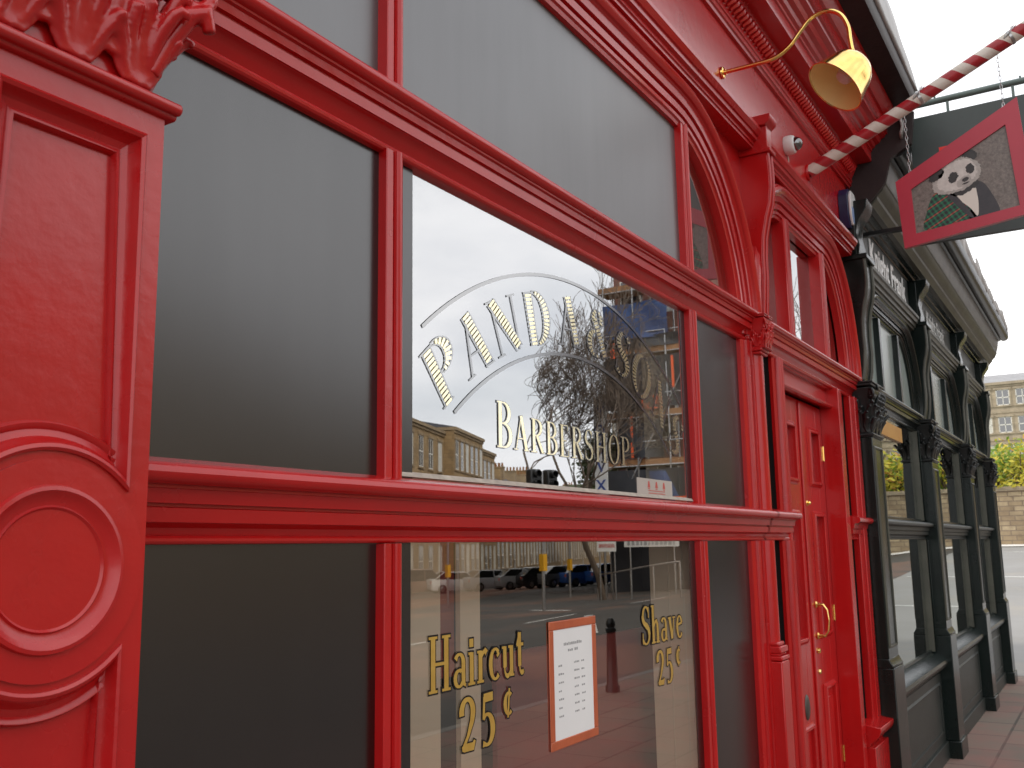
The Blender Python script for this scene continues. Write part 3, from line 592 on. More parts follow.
# lettering -------------------------------------------------------------
def S(x0, y0, x1, y1, w, n=1): return [(x0+(x1-x0)*i/n, y0+(y1-y0)*i/n, w) for i in range(n+1)]
def A(cx, cy, rx, ry, a0, a1, wt, wT, n=14, tilt=0):
    out = []
    for i in range(n+1):
        a = radians(a0+(a1-a0)*i/n); out.append((cx+rx*cos(a), cy+ry*sin(a), wt+(wT-wt)*abs(cos(a+radians(tilt)))**1.3))
    return out
T, t = .135, .032
def srf(x, y, w): return S(x-w/2, y, x+w/2, y, t)
G = {
 'P': (.62, [('T', S(.17, 0, .17, 1, T)), ('t', srf(.17, .015, .30)), ('t', srf(.15, .985, .26)), ('T', A(.30, .74, .26, .245, 90, -90, t, T)), ('t', S(.17, .985, .31, .985, t)), ('t', S(.17, .495, .31, .495, t))]),
 'B': (.66, [('T', S(.17, 0, .17, 1, T)), ('T', A(.30, .76, .24, .225, 90, -90, t, T)), ('T', A(.31, .27, .28, .255, 90, -90, t, T)), ('t', S(.05, .985, .31, .985, t)), ('t', S(.17, .53, .31, .53, t)), ('t', S(.05, .015, .32, .015, t))]),
 'R': (.70, [('T', S(.17, 0, .17, 1, T)), ('t', srf(.17, .015, .30)), ('T', A(.30, .75, .25, .235, 90, -90, t, T)), ('t', S(.05, .985, .31, .985, t)), ('t', S(.17, .51, .31, .51, t)), ('T', S(.33, .50, .62, .02, T*.85)), ('t', srf(.64, .015, .16))]),
 'A': (.76, [('t', S(.12, 0, .38, .98, t*1.3)), ('T', S(.38, 1.0, .64, 0, T)), ('t', S(.20, .34, .54, .34, t)), ('t', srf(.12, .015, .20)), ('t', srf(.64, .015, .26))]),
 'N': (.80, [('t', S(.14, 0, .14, .98, t*1.3)), ('T', S(.15, .98, .66, .02, T)), ('t', S(.66, 0, .66, 1, t*1.3)), ('t', srf(.13, .015, .20)), ('t', srf(.10, .985, .18)), ('t', srf(.66, .985, .20))]),
 'D': (.74, [('T', S(.17, 0, .17, 1, T)), ('T', A(.28, .5, .34, .485, 90, -90, t, T, 20)), ('t', S(.05, .985, .29, .985, t)), ('t', S(.05, .015, .29, .015, t))]),
 'S': (.58, [('T', A(.29, .755, .19, .23, 30, 180, t, T*.7, 12) + A(.29, .755, .20, .23, 180, 250, T*.8, T, 5) + [(.34, .48, T*1.15)] + A(.27, .25, .22, .24, 50, 0, T*.9, T, 4) + A(.27, .25, .22, .235, 0, -150, t, T*.7, 12)), ('t', S(.47, .70, .47, .97, t)), ('t', S(.07, .03, .07, .30, t))]),
 'O': (.78, [('T', A(.39, .5, .31, .49, 90, 450, t, T, 32))]),
 'E': (.60, [('T', S(.17, 0, .17, 1, T)), ('t', S(.05, .985, .50, .985, t)), ('t', S(.05, .015, .52, .015, t)), ('t', S(.17, .5, .42, .5, t)), ('t', S(.50, .82, .50, .99, t)), ('t', S(.52, .01, .52, .20, t))]),
 'H': (.80, [('T', S(.17, 0, .17, 1, T)), ('T', S(.63, 0, .63, 1, T)), ('t', S(.17, .5, .63, .5, t*1.3)), ('t', srf(.17, .015, .28)), ('t', srf(.17, .985, .28)), ('t', srf(.63, .015, .28)), ('t', srf(.63, .985, .28))]),
 '&': (.80, [('T', S(.22, .80, .66, .05, T*.9)), ('T', A(.32, .80, .13, .19, -20, 215, t, T*.6, 16)), ('T', A(.29, .27, .22, .26, 80, 300, t, T*.9, 14)), ('t', A(.32, .38, .38, .36, -60, 20, t, t, 8)), ('t', srf(.68, .42, .18)), ('t', S(.44, .70, .24, .50, t*1.4))]),
 'a': (.50, [('T', A(.24, .44, .15, .17, 150, 0, t, T*.9, 10) + S(.39, .44, .39, .05, T*.9)), ('T', A(.23, .16, .14, .15, 60, 320, t, T*.8, 14)), ('t', S(.39, .30, .24, .31, t*1.5)), ('t', S(.39, .05, .47, .02, t*1.4))]),
 'i': (.28, [('T', S(.14, 0, .14, .60, T*.95)), ('t', S(.03, .59, .15, .59, t)), ('t', srf(.14, .015, .24)), ('T', S(.135, .72, .135, .86, T))]),
 'r': (.42, [('T', S(.14, 0, .14, .60, T*.95)), ('t', S(.03, .59, .15, .59, t)), ('t', srf(.14, .015, .24)), ('T', [(.17, .46, t), (.24, .56, t*2), (.33, .60, T*.7), (.38, .55, T*.9)])]),
 'c': (.46, [('T', A(.26, .30, .19, .295, 50, 310, t, T*.95, 18)), ('T', S(.36, .50, .39, .46, T*.7))]),
 'u': (.56, [('T', S(.14, .60, .14, .20, T*.9) + A(.25, .17, .12, .16, 180, 300, T*.6, t, 8)), ('T', S(.42, .60, .42, 0, T*.95)), ('t', S(.03, .59, .15, .59, t)), ('t', S(.30, .59, .42, .59, t)), ('t', S(.42, .015, .52, .015, t)), ('t', S(.31, .03, .42, .16, t*1.3))]),
 't': (.38, [('T', S(.16, .84, .16, .16, T*.9) + A(.26, .15, .10, .13, 180, 310, T*.7, t, 8)), ('t', S(.04, .60, .32, .60, t*1.5)), ('t', S(.05, .60, .16, .84, t*1.5))]),
 'h': (.58, [('T', S(.14, 0, .14, 1.0, T*.95)), ('t', S(.03, .985, .15, .985, t)), ('t', srf(.14, .015, .24)), ('T', [(.18, .42, t), (.28, .56, t*2.4), (.36, .58, T*.7), (.43, .48, T*.9), (.44, .38, T*.95), (.44, 0, T*.95)]), ('t', srf(.44, .015, .22))]),
 'v': (.54, [('T', S(.12, .60, .28, .02, T)), ('t', S(.28, .02, .44, .60, t*1.4)), ('t', srf(.12, .59, .20)), ('t', srf(.44, .59, .18))]),
 'e': (.48, [('T', A(.26, .30, .18, .295, 20, 320, t, T*.95, 18)), ('t', S(.10, .36, .43, .40, t*1.5))]),
 '2': (.56, [('T', A(.26, .74, .20, .25, 190, -20, T*.5, T*1.1, 14) + [(.42, .55, T*.95), (.28, .28, t*2.2), (.10, .06, t*1.8)]), ('T', [(.08, .06, t*2), (.14, .07, T), (.46, .06, T*1.05), (.51, .16, t*1.5)])]),
 '5': (.56, [('T', S(.14, .93, .46, .94, T*1.15)), ('t', S(.15, .95, .12, .52, t*1.8)), ('T', [(.12, .52, t*2)] + A(.24, .30, .22, .30, 100, -110, t*1.4, T*1.15, 16) + [(.10, .03, T*.8)])]),
 '¢': (.40, [('T', A(.20, .70, .13, .22, 50, 310, t, T*.75, 16)), ('t', S(.17, .42, .23, 1.0, t*1.2))]),
}
def line_text(txt, X, Z, h, sx=1, track=0, skew=0, lift=0):
    """list of (glyph strokes, map) laid on a straight line"""
    out = []; x = X
    for i, ch in enumerate(txt):
        if ch == ' ': x += .4*h*sx; continue
        w, st = G[ch]; x0 = x
        out.append((st, (lambda u, v, x0=x0: (x0 + (u + skew*v)*h*sx, Z + v*h + lift*(x0-X)))))
        x += (w + track)*h*sx
    return out, x
def paint(items, layers, parent):
    """layers: (name, mat, y, grow, which) - grow widens strokes in em"""
    for (name, mat, y, grow, which) in layers:
        b = B()
        k = 0
        for st, mp in items:
            for kind, pts in st:
                if which and kind != which: continue
                k += 1
                q = [(x, z, max(.008, w+grow)) for x, z, w in pts]
                if grow > 0:   # lengthen the ends a little
                    a, c = Vector(q[0][:2]), Vector(q[1][:2]); d = (a-c).normalized()*grow*.5; q[0] = (q[0][0]+d.x, q[0][1]+d.y, q[0][2])
                    a, c = Vector(q[-1][:2]), Vector(q[-2][:2]); d = (a-c).normalized()*grow*.5; q[-1] = (q[-1][0]+d.x, q[-1][1]+d.y, q[-1][2])
                b.strip(q, y - k*2e-6, mp)
        b.build(name, mat, parent, smooth=False)
YG = 1.2375
CX, CZ = 2.397, 1.100
# curved shop name: striped gold letters in thin dark outline between two arcs
def arcmap(deg, hh, w):
    a0 = radians(deg)
    def mp(u, v):
        r = 1.000 + v*hh; a = a0 - ((u-w/2)*hh*1.32)/1.07
        return (CX + r*cos(a), CZ + r*sin(a))
    return mp
word = list(zip('PANDA&SONS', (128.3, 120.3, 111.6, 102.6, 93.4, 83.2, 74.3, 66.6, 57.8, 49.8)))
hb = .140
outl = B(); k = 0; LT = []
for ch, dg in word:
    w, st = G[ch]; mp = arcmap(dg, hb, w); strp = B(); LT.append(strp) if ch != 'z' else None
    for kind, pts in st:
        k += 1
        if kind == 't': outl.strip([(x, z, w_*1.1) for x, z, w_ in pts], YG-k*2e-6, mp); continue
        # outline of the thick stroke
        for sgn in (-1, 1):
            e = []
            for i, (x, z, w_) in enumerate(pts):
                a = pts[max(i-1, 0)]; c = pts[min(i+1, len(pts)-1)]; l = hypot(c[0]-a[0], c[1]-a[1]) or 1
                nx, nz = -(c[1]-a[1])/l, (c[0]-a[0])/l; e.append((x+sgn*nx*w_*.72, z+sgn*nz*w_*.72, .026))
            outl.strip(e, YG-k*2e-6, mp)
        # stripes
        tot = sum(hypot(pts[i+1][0]-pts[i][0], pts[i+1][1]-pts[i][1]) for i in range(len(pts)-1)); s_ = .03; step = .075
        while s_ < tot-.03:
            d = s_
            for i in range(len(pts)-1):
                l = hypot(pts[i+1][0]-pts[i][0], pts[i+1][1]-pts[i][1])
                if d <= l: break
                d -= l
            f = d/l; x = pts[i][0]+(pts[i+1][0]-pts[i][0])*f; z = pts[i][1]+(pts[i+1][1]-pts[i][1])*f; w_ = pts[i][2]+(pts[i+1][2]-pts[i][2])*f
            ux, uz = (pts[i+1][0]-pts[i][0])/l, (pts[i+1][1]-pts[i][1])/l
            if w_ > .045: strp.strip([(x-ux*.022, z-uz*.022, w_*1.15), (x+ux*.026, z+uz*.026, w_*1.15)], YG-.0004, mp)
            s_ += step
for R, a0, a1 in ((1.185, 128.6, 51.4), (.973, 129.5, 50.0)):
    pts = [(radians(a0+(a1-a0)*i/70)) for i in range(71)]
    r0, r1 = R-.0045, R+.0045
    vs = [(CX+r0*cos(a), YG, CZ+r0*sin(a)) for a in pts] + [(CX+r1*cos(a), YG, CZ+r1*sin(a)) for a in pts]
    outl.add(vs, [(i, i+1, 72+i, 71+i) for i in range(70)])
outl.build('shop_name_outline', GREYL, pane_u, smooth=False, label='PANDA & SONS curved outline lettering between two arcs')
for q_ in LT: q_.build('striped_letter', GOLDP, pane_u, smooth=False)
# BARBERSHOP
its, x = line_text('B', 1.950, 1.788, .112, 1.0, .04); i2, x = line_text('ARBERSHOP', x+.002, 1.788, .086, 1.12, .10)
paint(its+i2, (('subtitle_shadow', GREYL, YG, .030, None), ('subtitle_gold', GOLDP, YG-.0005, -.012, None)), pane_u)
for txt, X, Z, h, sx, tr in (('Haircut', 1.676, 1.256, .112, .92, .06), ('25', 1.790, 1.120, .108, 1.02, .16), ('¢', 1.965, 1.120, .108, 1.1, 0),
                             ('Shave', 2.748, 1.256, .112, .98, .06), ('25', 2.850, 1.128, .100, 1.02, .12), ('¢', 3.005, 1.128, .100, 1.1, 0)):
    its, _ = line_text(txt, X, Z, h, sx, tr)
    paint(its, (('price_lettering_shadow', INK, YG, .085, None), ('price_lettering_gold', GOLD, YG-.0005, .018, None)), pane_l)

# display window interior ------------------------------------------------
def interior(x0, x1, y0, y1, z0, z1, mat, parent, name='shop_interior'):
    b = B()
    b.add([(x0,y1,z0),(x1,y1,z0),(x1,y1,z1),(x0,y1,z1)], [(0,1,2,3)])
    b.add([(x0,y0,z0),(x0,y1,z0),(x0,y1,z1),(x0,y0,z1)], [(0,1,2,3)])
    b.add([(x1,y0,z0),(x1,y1,z0),(x1,y1,z1),(x1,y0,z1)], [(0,1,2,3)])
    b.add([(x0,y0,z0),(x1,y0,z0),(x1,y1,z0),(x0,y1,z0)], [(0,1,2,3)])
    b.add([(x0,y0,z1),(x1,y0,z1),(x1,y1,z1),(x0,y1,z1)], [(0,1,2,3)])
    return b.build(name, mat, parent, smooth=False)
interior(.5, 6.0, 1.345, 2.6, .0, 3.3, DARKIN, SHOP)
b = B(); b.box(3.205, 3.225, 1.247, 1.405, .45, 2.42); b.build('display_side_board', BEIGE, SHOP)
b = B(); b.box(3.203, 3.2045, 1.28, 1.286, .45, 2.42); b.box(3.203, 3.2045, 1.335, 1.338, .45, 2.42); b.build('board_edge', BEIGEL, SHOP)
b = B(); b.box(1.55, 1.565, 1.247, 1.60, .45, 2.42); b.build('display_side_board', BEIGE, SHOP)
b = B(); b.box(1.9, 2.085, 1.50, 1.515, .46, 1.62); b.build('display_back_board', BEIGE, SHOP)
b = B(); b.box(2.175, 2.27, 1.50, 1.515, .46, 1.62); b.build('display_back_board', BEIGE, SHOP)
b = B(); b.box(2.085, 2.175, 1.52, 1.53, 1.22, 1.62); b.build('display_back_board', MAROON, SHOP)
b = B(); b.box(2.31, 3.42, 1.475, 1.49, .46, 1.262); b.build('maroon_back_board', MAROON, SHOP)
b = B(); b.box(1.55, 3.3, 1.25, 1.62, .44, .46); b.build('display_floor', MAROON, SHOP)

# framed price list
PL = thing('price_list', (2.352, 1.236, 1.04), 'white price list in copper orange frame on the lower window pane', 'price list')
b = B(); x0, x1, z0, z1 = 2.182, 2.440, 1.052, 1.364; f = .022
y0_, y1_ = 1.2345, 1.2385
b.box(x0, x1, y0_, y1_, z1-f, z1); b.box(x0, x1, y0_, y1_, z0, z0+f); b.box(x0, x0+f, y0_, y1_, z0+f, z1-f); b.box(x1-f, x1, y0_, y1_, z0+f, z1-f)
b.build('frame', COPPER, PL, bevel=.002)
b = B(); b.box(x0+f, x1-f, 1.2365, 1.2380, z0+f, z1-f); b.build('paper', PAPER, PL)
b = B(); random.seed(3)
def dashes(b, xa, xb, z, h, y=1.2362):
    x = xa
    while x < xb-.004:
        w = random.uniform(.004, .009); b.box(x, min(x+w, xb), y, y+.0002, z, z+h*random.uniform(.7, 1)); x += w+.0025
cxp = (x0+x1)/2
dashes(b, cxp-.052, cxp+.052, 1.300, .008); dashes(b, cxp-.030, cxp-.004, 1.284, .007); dashes(b, cxp+.006, cxp+.030, 1.284, .007)
for i in range(7):
    z = 1.250-i*.0205; dashes(b, x0+.046, x0+.046+random.uniform(.018, .032), z, .005); dashes(b, cxp+.002, cxp+.030, z+.002, .005); dashes(b, cxp+.042, cxp+.062, z+.002, .005)
b.build('printed_lines', GREYT, PL, smooth=False)
# warning sticker
ST = thing('window_sticker', (2.90, 1.2385, 1.70), 'white sticker with red warning symbols in the bottom corner of the upper pane', 'sticker')
b = B(); b.box(2.755, 3.035, 1.2385, 1.2389, 1.703, 1.758); b.build('sticker_sheet', surf('sun_faded_paper', (.50, .48, .42), (.42, .40, .36), rough=.6, bump=0), ST)
b = B()
for i, x in enumerate((2.845, 2.905, 2.965)):
    b.add([(x-.011, 1.2382, 1.730), (x+.011, 1.2382, 1.730), (x+.004, 1.2382, 1.751), (x-.006, 1.2382, 1.749)], [(0, 1, 2, 3)]); b.box(x-.009, x+.007, 1.2380, 1.2382, 1.7255, 1.728)
dashes(b, 2.84, 2.975, 1.719, .004, y=1.2382); dashes(b, 2.84, 2.975, 1.711, .004, y=1.2382)
b.build('red_symbols', REDT, ST, smooth=False)
# =================================================================== things fixed to the red fascia
LX = 3.734
LA = thing('swan_neck_lamp', (LX, 1.222, 3.506), 'polished brass swan neck wall lamp over the red fascia', 'wall lamp')
b = B(); b.lathe([(0, .020), (.012, .020), (.013, .012), (.024, .010), (.026, .003), (.024, 0)], (LX, 1.2215, 3.506), (0, -1, 0), 20); b.build('wall_rose', BRASS, LA)
def smoothpath(ctrl, n=6):
    P = [Vector(c) for c in ctrl]; out = []
    for i in range(len(P)-1):
        p0 = P[max(i-1, 0)]; p1 = P[i]; p2 = P[i+1]; p3 = P[min(i+2, len(P)-1)]
        for k in range(n):
            u = k/n; out.append(.5*((2*p1)+(-p0+p2)*u+(2*p0-5*p1+4*p2-p3)*u*u+(-p0+3*p1-3*p2+p3)*u**3))
    out.append(P[-1]); return out
arm = smoothpath([(LX, y, z) for y, z in ((1.215, 3.506), (1.10, 3.504), (1.00, 3.508), (.935, 3.540), (.888, 3.590), (.840, 3.635), (.780, 3.646), (.730, 3.618), (.703, 3.560), (.698, 3.500), (.693, 3.455), (.682, 3.428), (.668, 3.408))])
b = B(); b.tube(arm, .0088, 12); b.build('arm', BRASS, LA)
SA = Vector((0, .16, -.55)).normalized()   # shade axis, mouth towards the wall side and down
SAx = Vector((-.366, .577, -.730)).normalized(); so = Vector((LX, .664, 3.408))
b = B(); pf = [(.008, -.004), (.016, -.002), (.040, .006), (.066, .022), (.088, .048), (.100, .078), (.107, .105), (.114, .130), (.122, .152), (.1255, .166), (.1275, .170), (.1245, .172), (.1205, .168)]
pf = [(r*.95, h*.95) for r, h in pf]; b.lathe(pf, so, SAx, 48); b.build('shade', BRASS, LA, ang=60)
b = B(); b.lathe([(r*.95, h*.95) for r, h in ((.1205, .168), (.112, .132), (.104, .105), (.097, .08), (.084, .050), (.062, .026), (.036, .012), (0, .008))], so, SAx, 48); b.build('shade_lining', BRASSI, LA, ang=60)
b = B(); b.lathe([(.012, .008), (.014, .04), (.030, .070), (.036, .092), (.028, .115), (0, .127)], so, SAx, 20); b.build('bulb', WHITE, LA)
# barber pole
PXX = 5.09
p0 = Vector((PXX, 1.215, 3.516)); p1 = Vector((PXX, -.12, 4.135)); pd = (p1-p0).normalized(); PLn = (p1-p0).length
BP = thing('barber_pole', p0, 'red and white striped barber pole slanting up and out from the red fascia', 'barber pole')
u_ = Vector((1, 0, 0)); w_ = pd.cross(u_)
bw = B(); br = B(); n = 24; m = 150; R = .034
for i in range(m):
    for k in range(n):
        s0, s1 = i/m*PLn, (i+1)/m*PLn; a0, a1 = 2*pi*k/n, 2*pi*(k+1)/n
        ph = (((s0+s1)/2)/.120 - ((a0+a1)/2)/(2*pi)) % 1
        tgt = br if ph < .5 else bw
        def q(s, a): return p0 + pd*s + (u_*cos(a)+w_*sin(a))*R
        tgt.add([q(s0, a0), q(s0, a1), q(s1, a1), q(s1, a0)], [(0, 1, 2, 3)])
# smoother helix edges: shear the grid along the axis
def helix(b_): pass
def stripe(mat, lo, hi, name, label):
    b = B(); mm = int(PLn/.006); kk = 24
    turns = PLn/.120; seg = int(turns*24)
    vs = []; cnt = 9
    for i in range(seg+26):
        a = 2*pi*i/24
        for j in range(cnt):
            s = (i/24-1+lo+(hi-lo)*j/(cnt-1))*.120; s = max(0, min(PLn, s))
            vs.append(p0 + pd*s + (u_*cos(a)+w_*sin(a))*R)
    fs = [(i*cnt+j, i*cnt+j+1, (i+1)*cnt+j+1, (i+1)*cnt+j) for i in range(seg+25) for j in range(cnt-1)]
    b.add(vs, fs)
    return b.build(name, mat, BP, ang=80, label=label)
stripe(PRED, 0, .5, 'red_stripe', None); stripe(PWHITE, .5, 1.0, 'white_stripe', None)
b = B(); b.lathe([(0, .012), (.042, .012), (.046, .006), (.046, 0)], (PXX, 1.2215, 3.514), (0, -1, 0), 20); b.build('wall_plate', RED, BP)
for s in (.64, 1.12):
    b = B(); c = p0+pd*s
    b.lathe([(.0345, -.008), (.037, -.006), (.037, .006), (.0345, .008)], c, tuple(pd), 20)
    for j in range(3): b.tube([c+Vector((.01, .0, .036)), c+Vector((-.030, .01*j-.03, .045+.006*j)), c+Vector((-.042, .02-.012*j, .01)), c+Vector((-.032, .03, -.015))], .0018, 5)
    b.build('wire_clip', STEEL, BP)
def chain(a, c, name, parent):
    a = Vector(a); c = Vector(c); d = c-a; L = d.length; n = max(2, int(L/.022)); b = B(); t_ = d.normalized(); x_ = Vector((1, 0, 0)); y_ = t_.cross(x_).normalized()
    for i in range(n):
        o = a + d*((i+.5)/n); s = x_ if i % 2 else y_
        pts = [o + t_*(.015*cos(q)) + s*(.0055*sin(q)) for q in [2*pi*k/10 for k in range(11)]]
        b.tube(pts, .0016, 5, cap=False)
    return b.build(name, STEEL, parent)
# hanging picture sign (in the plane x = PXX)
HS = thing('hanging_picture_sign', (PXX, .50, 3.05), 'crimson framed hanging sign with portrait of a panda in tartan jacket', 'hanging sign')
outer = [(.783, 3.362), (.200, 3.672), (.168, 3.085), (.766, 3.008)]
inner = [(.712, 3.310), (.262, 3.545), (.236, 3.128), (.706, 3.074)]
def quadring(xf, xb):
    b = B(); vs = [(xf, y, z) for y, z in outer+inner] + [(xb, y, z) for y, z in outer+inner]; fs = []
    for i in range(4):
        j = (i+1) % 4
        fs += [(i, j, 4+j, 4+i), (8+i, 8+j, 12+j, 12+i), (i, j, 8+j, 8+i), (4+i, 4+j, 12+j, 12+i)]
    b.add(vs, fs); return b
quadring(PXX-.014, PXX+.014).build('frame', SIGNR, HS, smooth=False)
m, nt, out = new_mat('portrait_background'); L = nt.links.new
tc = N(nt, 'ShaderNodeTexCoord'); nn = N(nt, 'ShaderNodeTexNoise', Scale=60.0, Detail=6.0, Roughness=.8); L(tc.outputs['Object'], nn.inputs['Vector'])
rr = ramp(nt, nn.outputs[0], [(.3, (.075, .064, .056)), (.7, (.27, .23, .20))]); pp = N(nt, 'ShaderNodeBsdfPrincipled', Roughness=.35); L(rr.outputs[0], pp.inputs[0]); L(pp.outputs[0], out.inputs[0]); PBG = m
b = B(); b.py([(0, 0)]*3, 0, 0) if False else None
b.add([(PXX-.004, y, z) for y, z in inner] + [(PXX+.004, y, z) for y, z in inner], [(0, 1, 2, 3), (4, 5, 6, 7)]); pic = b.build('picture', PBG, HS, smooth=False)
# figure laid on the picture: coordinates (a, c) with a = across from the wall side (0..1), c = up (0..1)
def pc(a, c):
    P = [Vector(q) for q in inner]; top = P[0].lerp(P[1], a); bot = P[3].lerp(P[2], a)
    zz = bot.y + c*.40; return (top.x*(.5)+bot.x*.5, zz)
def blob(mat, pts, name, k, n=9, fur=0):
    cl = [Vector((p[0], p[1], 0)) for p in pts]; m_ = len(cl); sm = []
    for i in range(m_):
        q0, q1, q2, q3 = cl[i-1], cl[i], cl[(i+1) % m_], cl[(i+2) % m_]
        for j in range(n):
            u = j/n; sm.append(.5*((2*q1)+(-q0+q2)*u+(2*q0-5*q1+4*q2-q3)*u*u+(-q0+3*q1-3*q2+q3)*u**3))
    b = B(); x = PXX-.0042-.0003*k; v3 = []
    for q in sm:
        if fur: q = q + Vector((random.uniform(-fur, fur), random.uniform(-fur, fur), 0))
        y, z = pc(q.x, q.y); v3.append((x, y, z))
    b.add(v3, [tuple(range(len(v3)))])
    return b.build(name, mat, pic, smooth=False)
FURW = surf('white_fur_print', (.66, .63, .58), (.50, .47, .43), rough=.35, nscale=40, bump=0)
FURB = surf('black_fur_print', (.018, .016, .016), (.04, .036, .034), rough=.35, nscale=40, bump=0)
SHIRT = surf('shirt_print', (.70, .66, .58), rough=.35, bump=0)
m, nt, out = new_mat('green_tartan_print'); L = nt.links.new
tc = N(nt, 'ShaderNodeTexCoord'); mp_ = N(nt, 'ShaderNodeMapping'); mp_.inputs['Rotation'].default_value = (radians(28), 0, 0); L(tc.outputs['Object'], mp_.inputs[0])
w1 = N(nt, 'ShaderNodeTexWave', Scale=14.0); w1.bands_direction = 'Y'; w2 = N(nt, 'ShaderNodeTexWave', Scale=14.0); w2.bands_direction = 'Z'
L(mp_.outputs[0], w1.inputs[0]); L(mp_.outputs[0], w2.inputs[0])
r1 = ramp(nt, w1.outputs['Fac'], [(.5, (.004, .006, .006)), (.75, (.006, .09, .04))]); r2 = ramp(nt, w2.outputs['Fac'], [(.5, (.006, .008, .008)), (.78, (.005, .085, .045))])
ad = N(nt, 'ShaderNodeMix', data_type='RGBA', blend_type='ADD'); ad.inputs[0].default_value = .8; L(r1.outputs[0], ad.inputs[6]); L(r2.outputs[0], ad.inputs[7])
w3 = N(nt, 'ShaderNodeTexWave', Scale=7.0); w3.bands_direction = 'Z'; L(mp_.outputs[0], w3.inputs[0]); r3 = ramp(nt, w3.outputs['Fac'], [(.93, (0, 0, 0)), (.97, (.35, .03, .02))])
ad2 = N(nt, 'ShaderNodeMix', data_type='RGBA', blend_type='ADD'); ad2.inputs[0].default_value = .8; L(ad.outputs[2], ad2.inputs[6]); L(r3.outputs[0], ad2.inputs[7])
pp = N(nt, 'ShaderNodeBsdfPrincipled', Roughness=.4); L(ad2.outputs[2], pp.inputs[0]); L(pp.outputs[0], out.inputs[0]); TART = m
SUITB = surf('dark_suit_print', (.03, .03, .036), (.05, .045, .05), rough=.4, nscale=30, bump=0)
blob(TART, [(.10, .02), (.13, .24), (.20, .42), (.30, .50), (.40, .42), (.52, .25), (.62, .03), (.40, -.005)], 'tartan_jacket', 1)
blob(SUITB, [(.55, .0), (.60, .30), (.58, .42), (.68, .44), (.76, .30), (.84, .0), (.70, -.01)], 'dark_sleeve', 1)
blob(SHIRT, [(.38, .40), (.46, .28), (.56, .14), (.62, .02), (.64, .10), (.64, .28), (.60, .42)], 'shirt_front', 2)
FURG = surf('grey_fur_print', (.34, .32, .29), (.46, .43, .39), rough=.35, nscale=60, bump=0)
blob(FURB, [(.36, .40), (.46, .33), (.62, .38), (.66, .46), (.42, .46)], 'neck_shadow', 3, fur=.010)
blob(FURB, [(.19, .62), (.18, .71), (.23, .78), (.31, .76), (.33, .66), (.24, .60)], 'ear', 6, fur=.008)
blob(FURB, [(.53, .78), (.54, .86), (.60, .885), (.67, .82), (.66, .74), (.58, .74)], 'ear', 4, fur=.008)
blob(FURG, [(.22, .47), (.215, .60), (.28, .73), (.42, .815), (.56, .80), (.675, .70), (.70, .56), (.63, .45), (.48, .385), (.32, .40)], 'head', 5, fur=.010)
blob(FURW, [(.27, .50), (.27, .62), (.33, .72), (.44, .785), (.56, .765), (.64, .68), (.655, .57), (.60, .48), (.49, .425), (.35, .43)], 'face', 6, fur=.012)
blob(FURB, [(.385, .53), (.375, .60), (.415, .655), (.465, .63), (.47, .57), (.43, .52)], 'eye_patch', 7, fur=.006)
blob(FURB, [(.555, .61), (.56, .68), (.60, .70), (.635, .64), (.62, .58), (.585, .575)], 'eye_patch', 7, fur=.006)
blob(FURG, [(.47, .44), (.455, .50), (.50, .55), (.57, .56), (.60, .50), (.56, .44)], 'muzzle', 7, fur=.006)
blob(FURB, [(.505, .505), (.52, .535), (.56, .54), (.575, .515), (.54, .485)], 'nose', 8, fur=.003)
blob(FURB, [(.50, .462), (.54, .478), (.58, .472), (.54, .455)], 'mouth', 8, fur=.002)
blob(SUITB, [(.40, .40), (.50, .22), (.585, .03), (.56, .02), (.44, .20), (.33, .42)], 'lapel', 3)
for yy, zz in ((.712, 3.390), (.262, 3.635)):
    s = (p0.y-yy)/(p0.y-p1.y)*PLn; c = p0+pd*s
    chain((PXX, yy, zz+.004), (PXX, yy+.004, c.z-.035), 'chain', HS)
    bb = B(); bb.tube([Vector((PXX, yy, zz-.014)) + Vector((0, cos(q)*.010, sin(q)*.014+.010)) for q in [2*pi*k/12 for k in range(13)]], .0022, 6); bb.build('eye_bolt', STEEL, HS)
# cctv
CC = thing('security_camera', (4.668, 1.222, 3.515), 'small white dome security camera on the red fascia above the door', 'security camera')
b = B(); b.lathe([(0, .0), (.046, 0), (.048, .006), (.048, .034), (.044, .046), (.034, .052)], (4.668, 1.2215, 3.515), (0, -1, 0), 28); b.build('housing', WHITE, CC)
b = B(); b.lathe([(.035, .050)] + [(.035*cos(a), .052+.034*sin(a)) for a in [pi/2*i/8 for i in range(9)]], (4.668, 1.2215, 3.515), (0, -1, 0), 28); b.build('dome_lens', CARG, CC)
b = B(); b.tube([(4.70, 1.219, 3.47), (4.705, 1.219, 3.42), (4.705, 1.219, 3.33)], .003, 6); b.build('cable', PWHITE, CC)
# alarm box
AL = thing('alarm_box', (5.86, 1.22, 3.52), 'blue and white alarm box at the right end of the red fascia', 'alarm box')
pr = [(5.775, 3.47), (5.815, 3.40), (5.905, 3.40), (5.945, 3.47), (5.945, 3.60), (5.905, 3.645), (5.815, 3.645), (5.775, 3.60)]
BLUEP = surf('navy_plastic', (.012, .02, .07), (.02, .03, .09), rough=.25, bump=0)
LBLUE = surf('pale_blue_plastic', (.30, .42, .70), rough=.3, bump=0)
b = B(); b.py(pr, 1.165, 1.222); b.build('box_body', BLUEP, AL, bevel=.004)
b = B(); b.py([(x*.90+5.86*.10, z*.86+3.535*.14) for x, z in pr], 1.150, 1.1645); b.build('cover', WHITE, AL, bevel=.004)
b = B(); b.py([(5.80, 3.46), (5.83, 3.43), (5.89, 3.43), (5.915, 3.46), (5.915, 3.525), (5.80, 3.525)], 1.148, 1.1495); b.build('cover_label', LBLUE, AL)

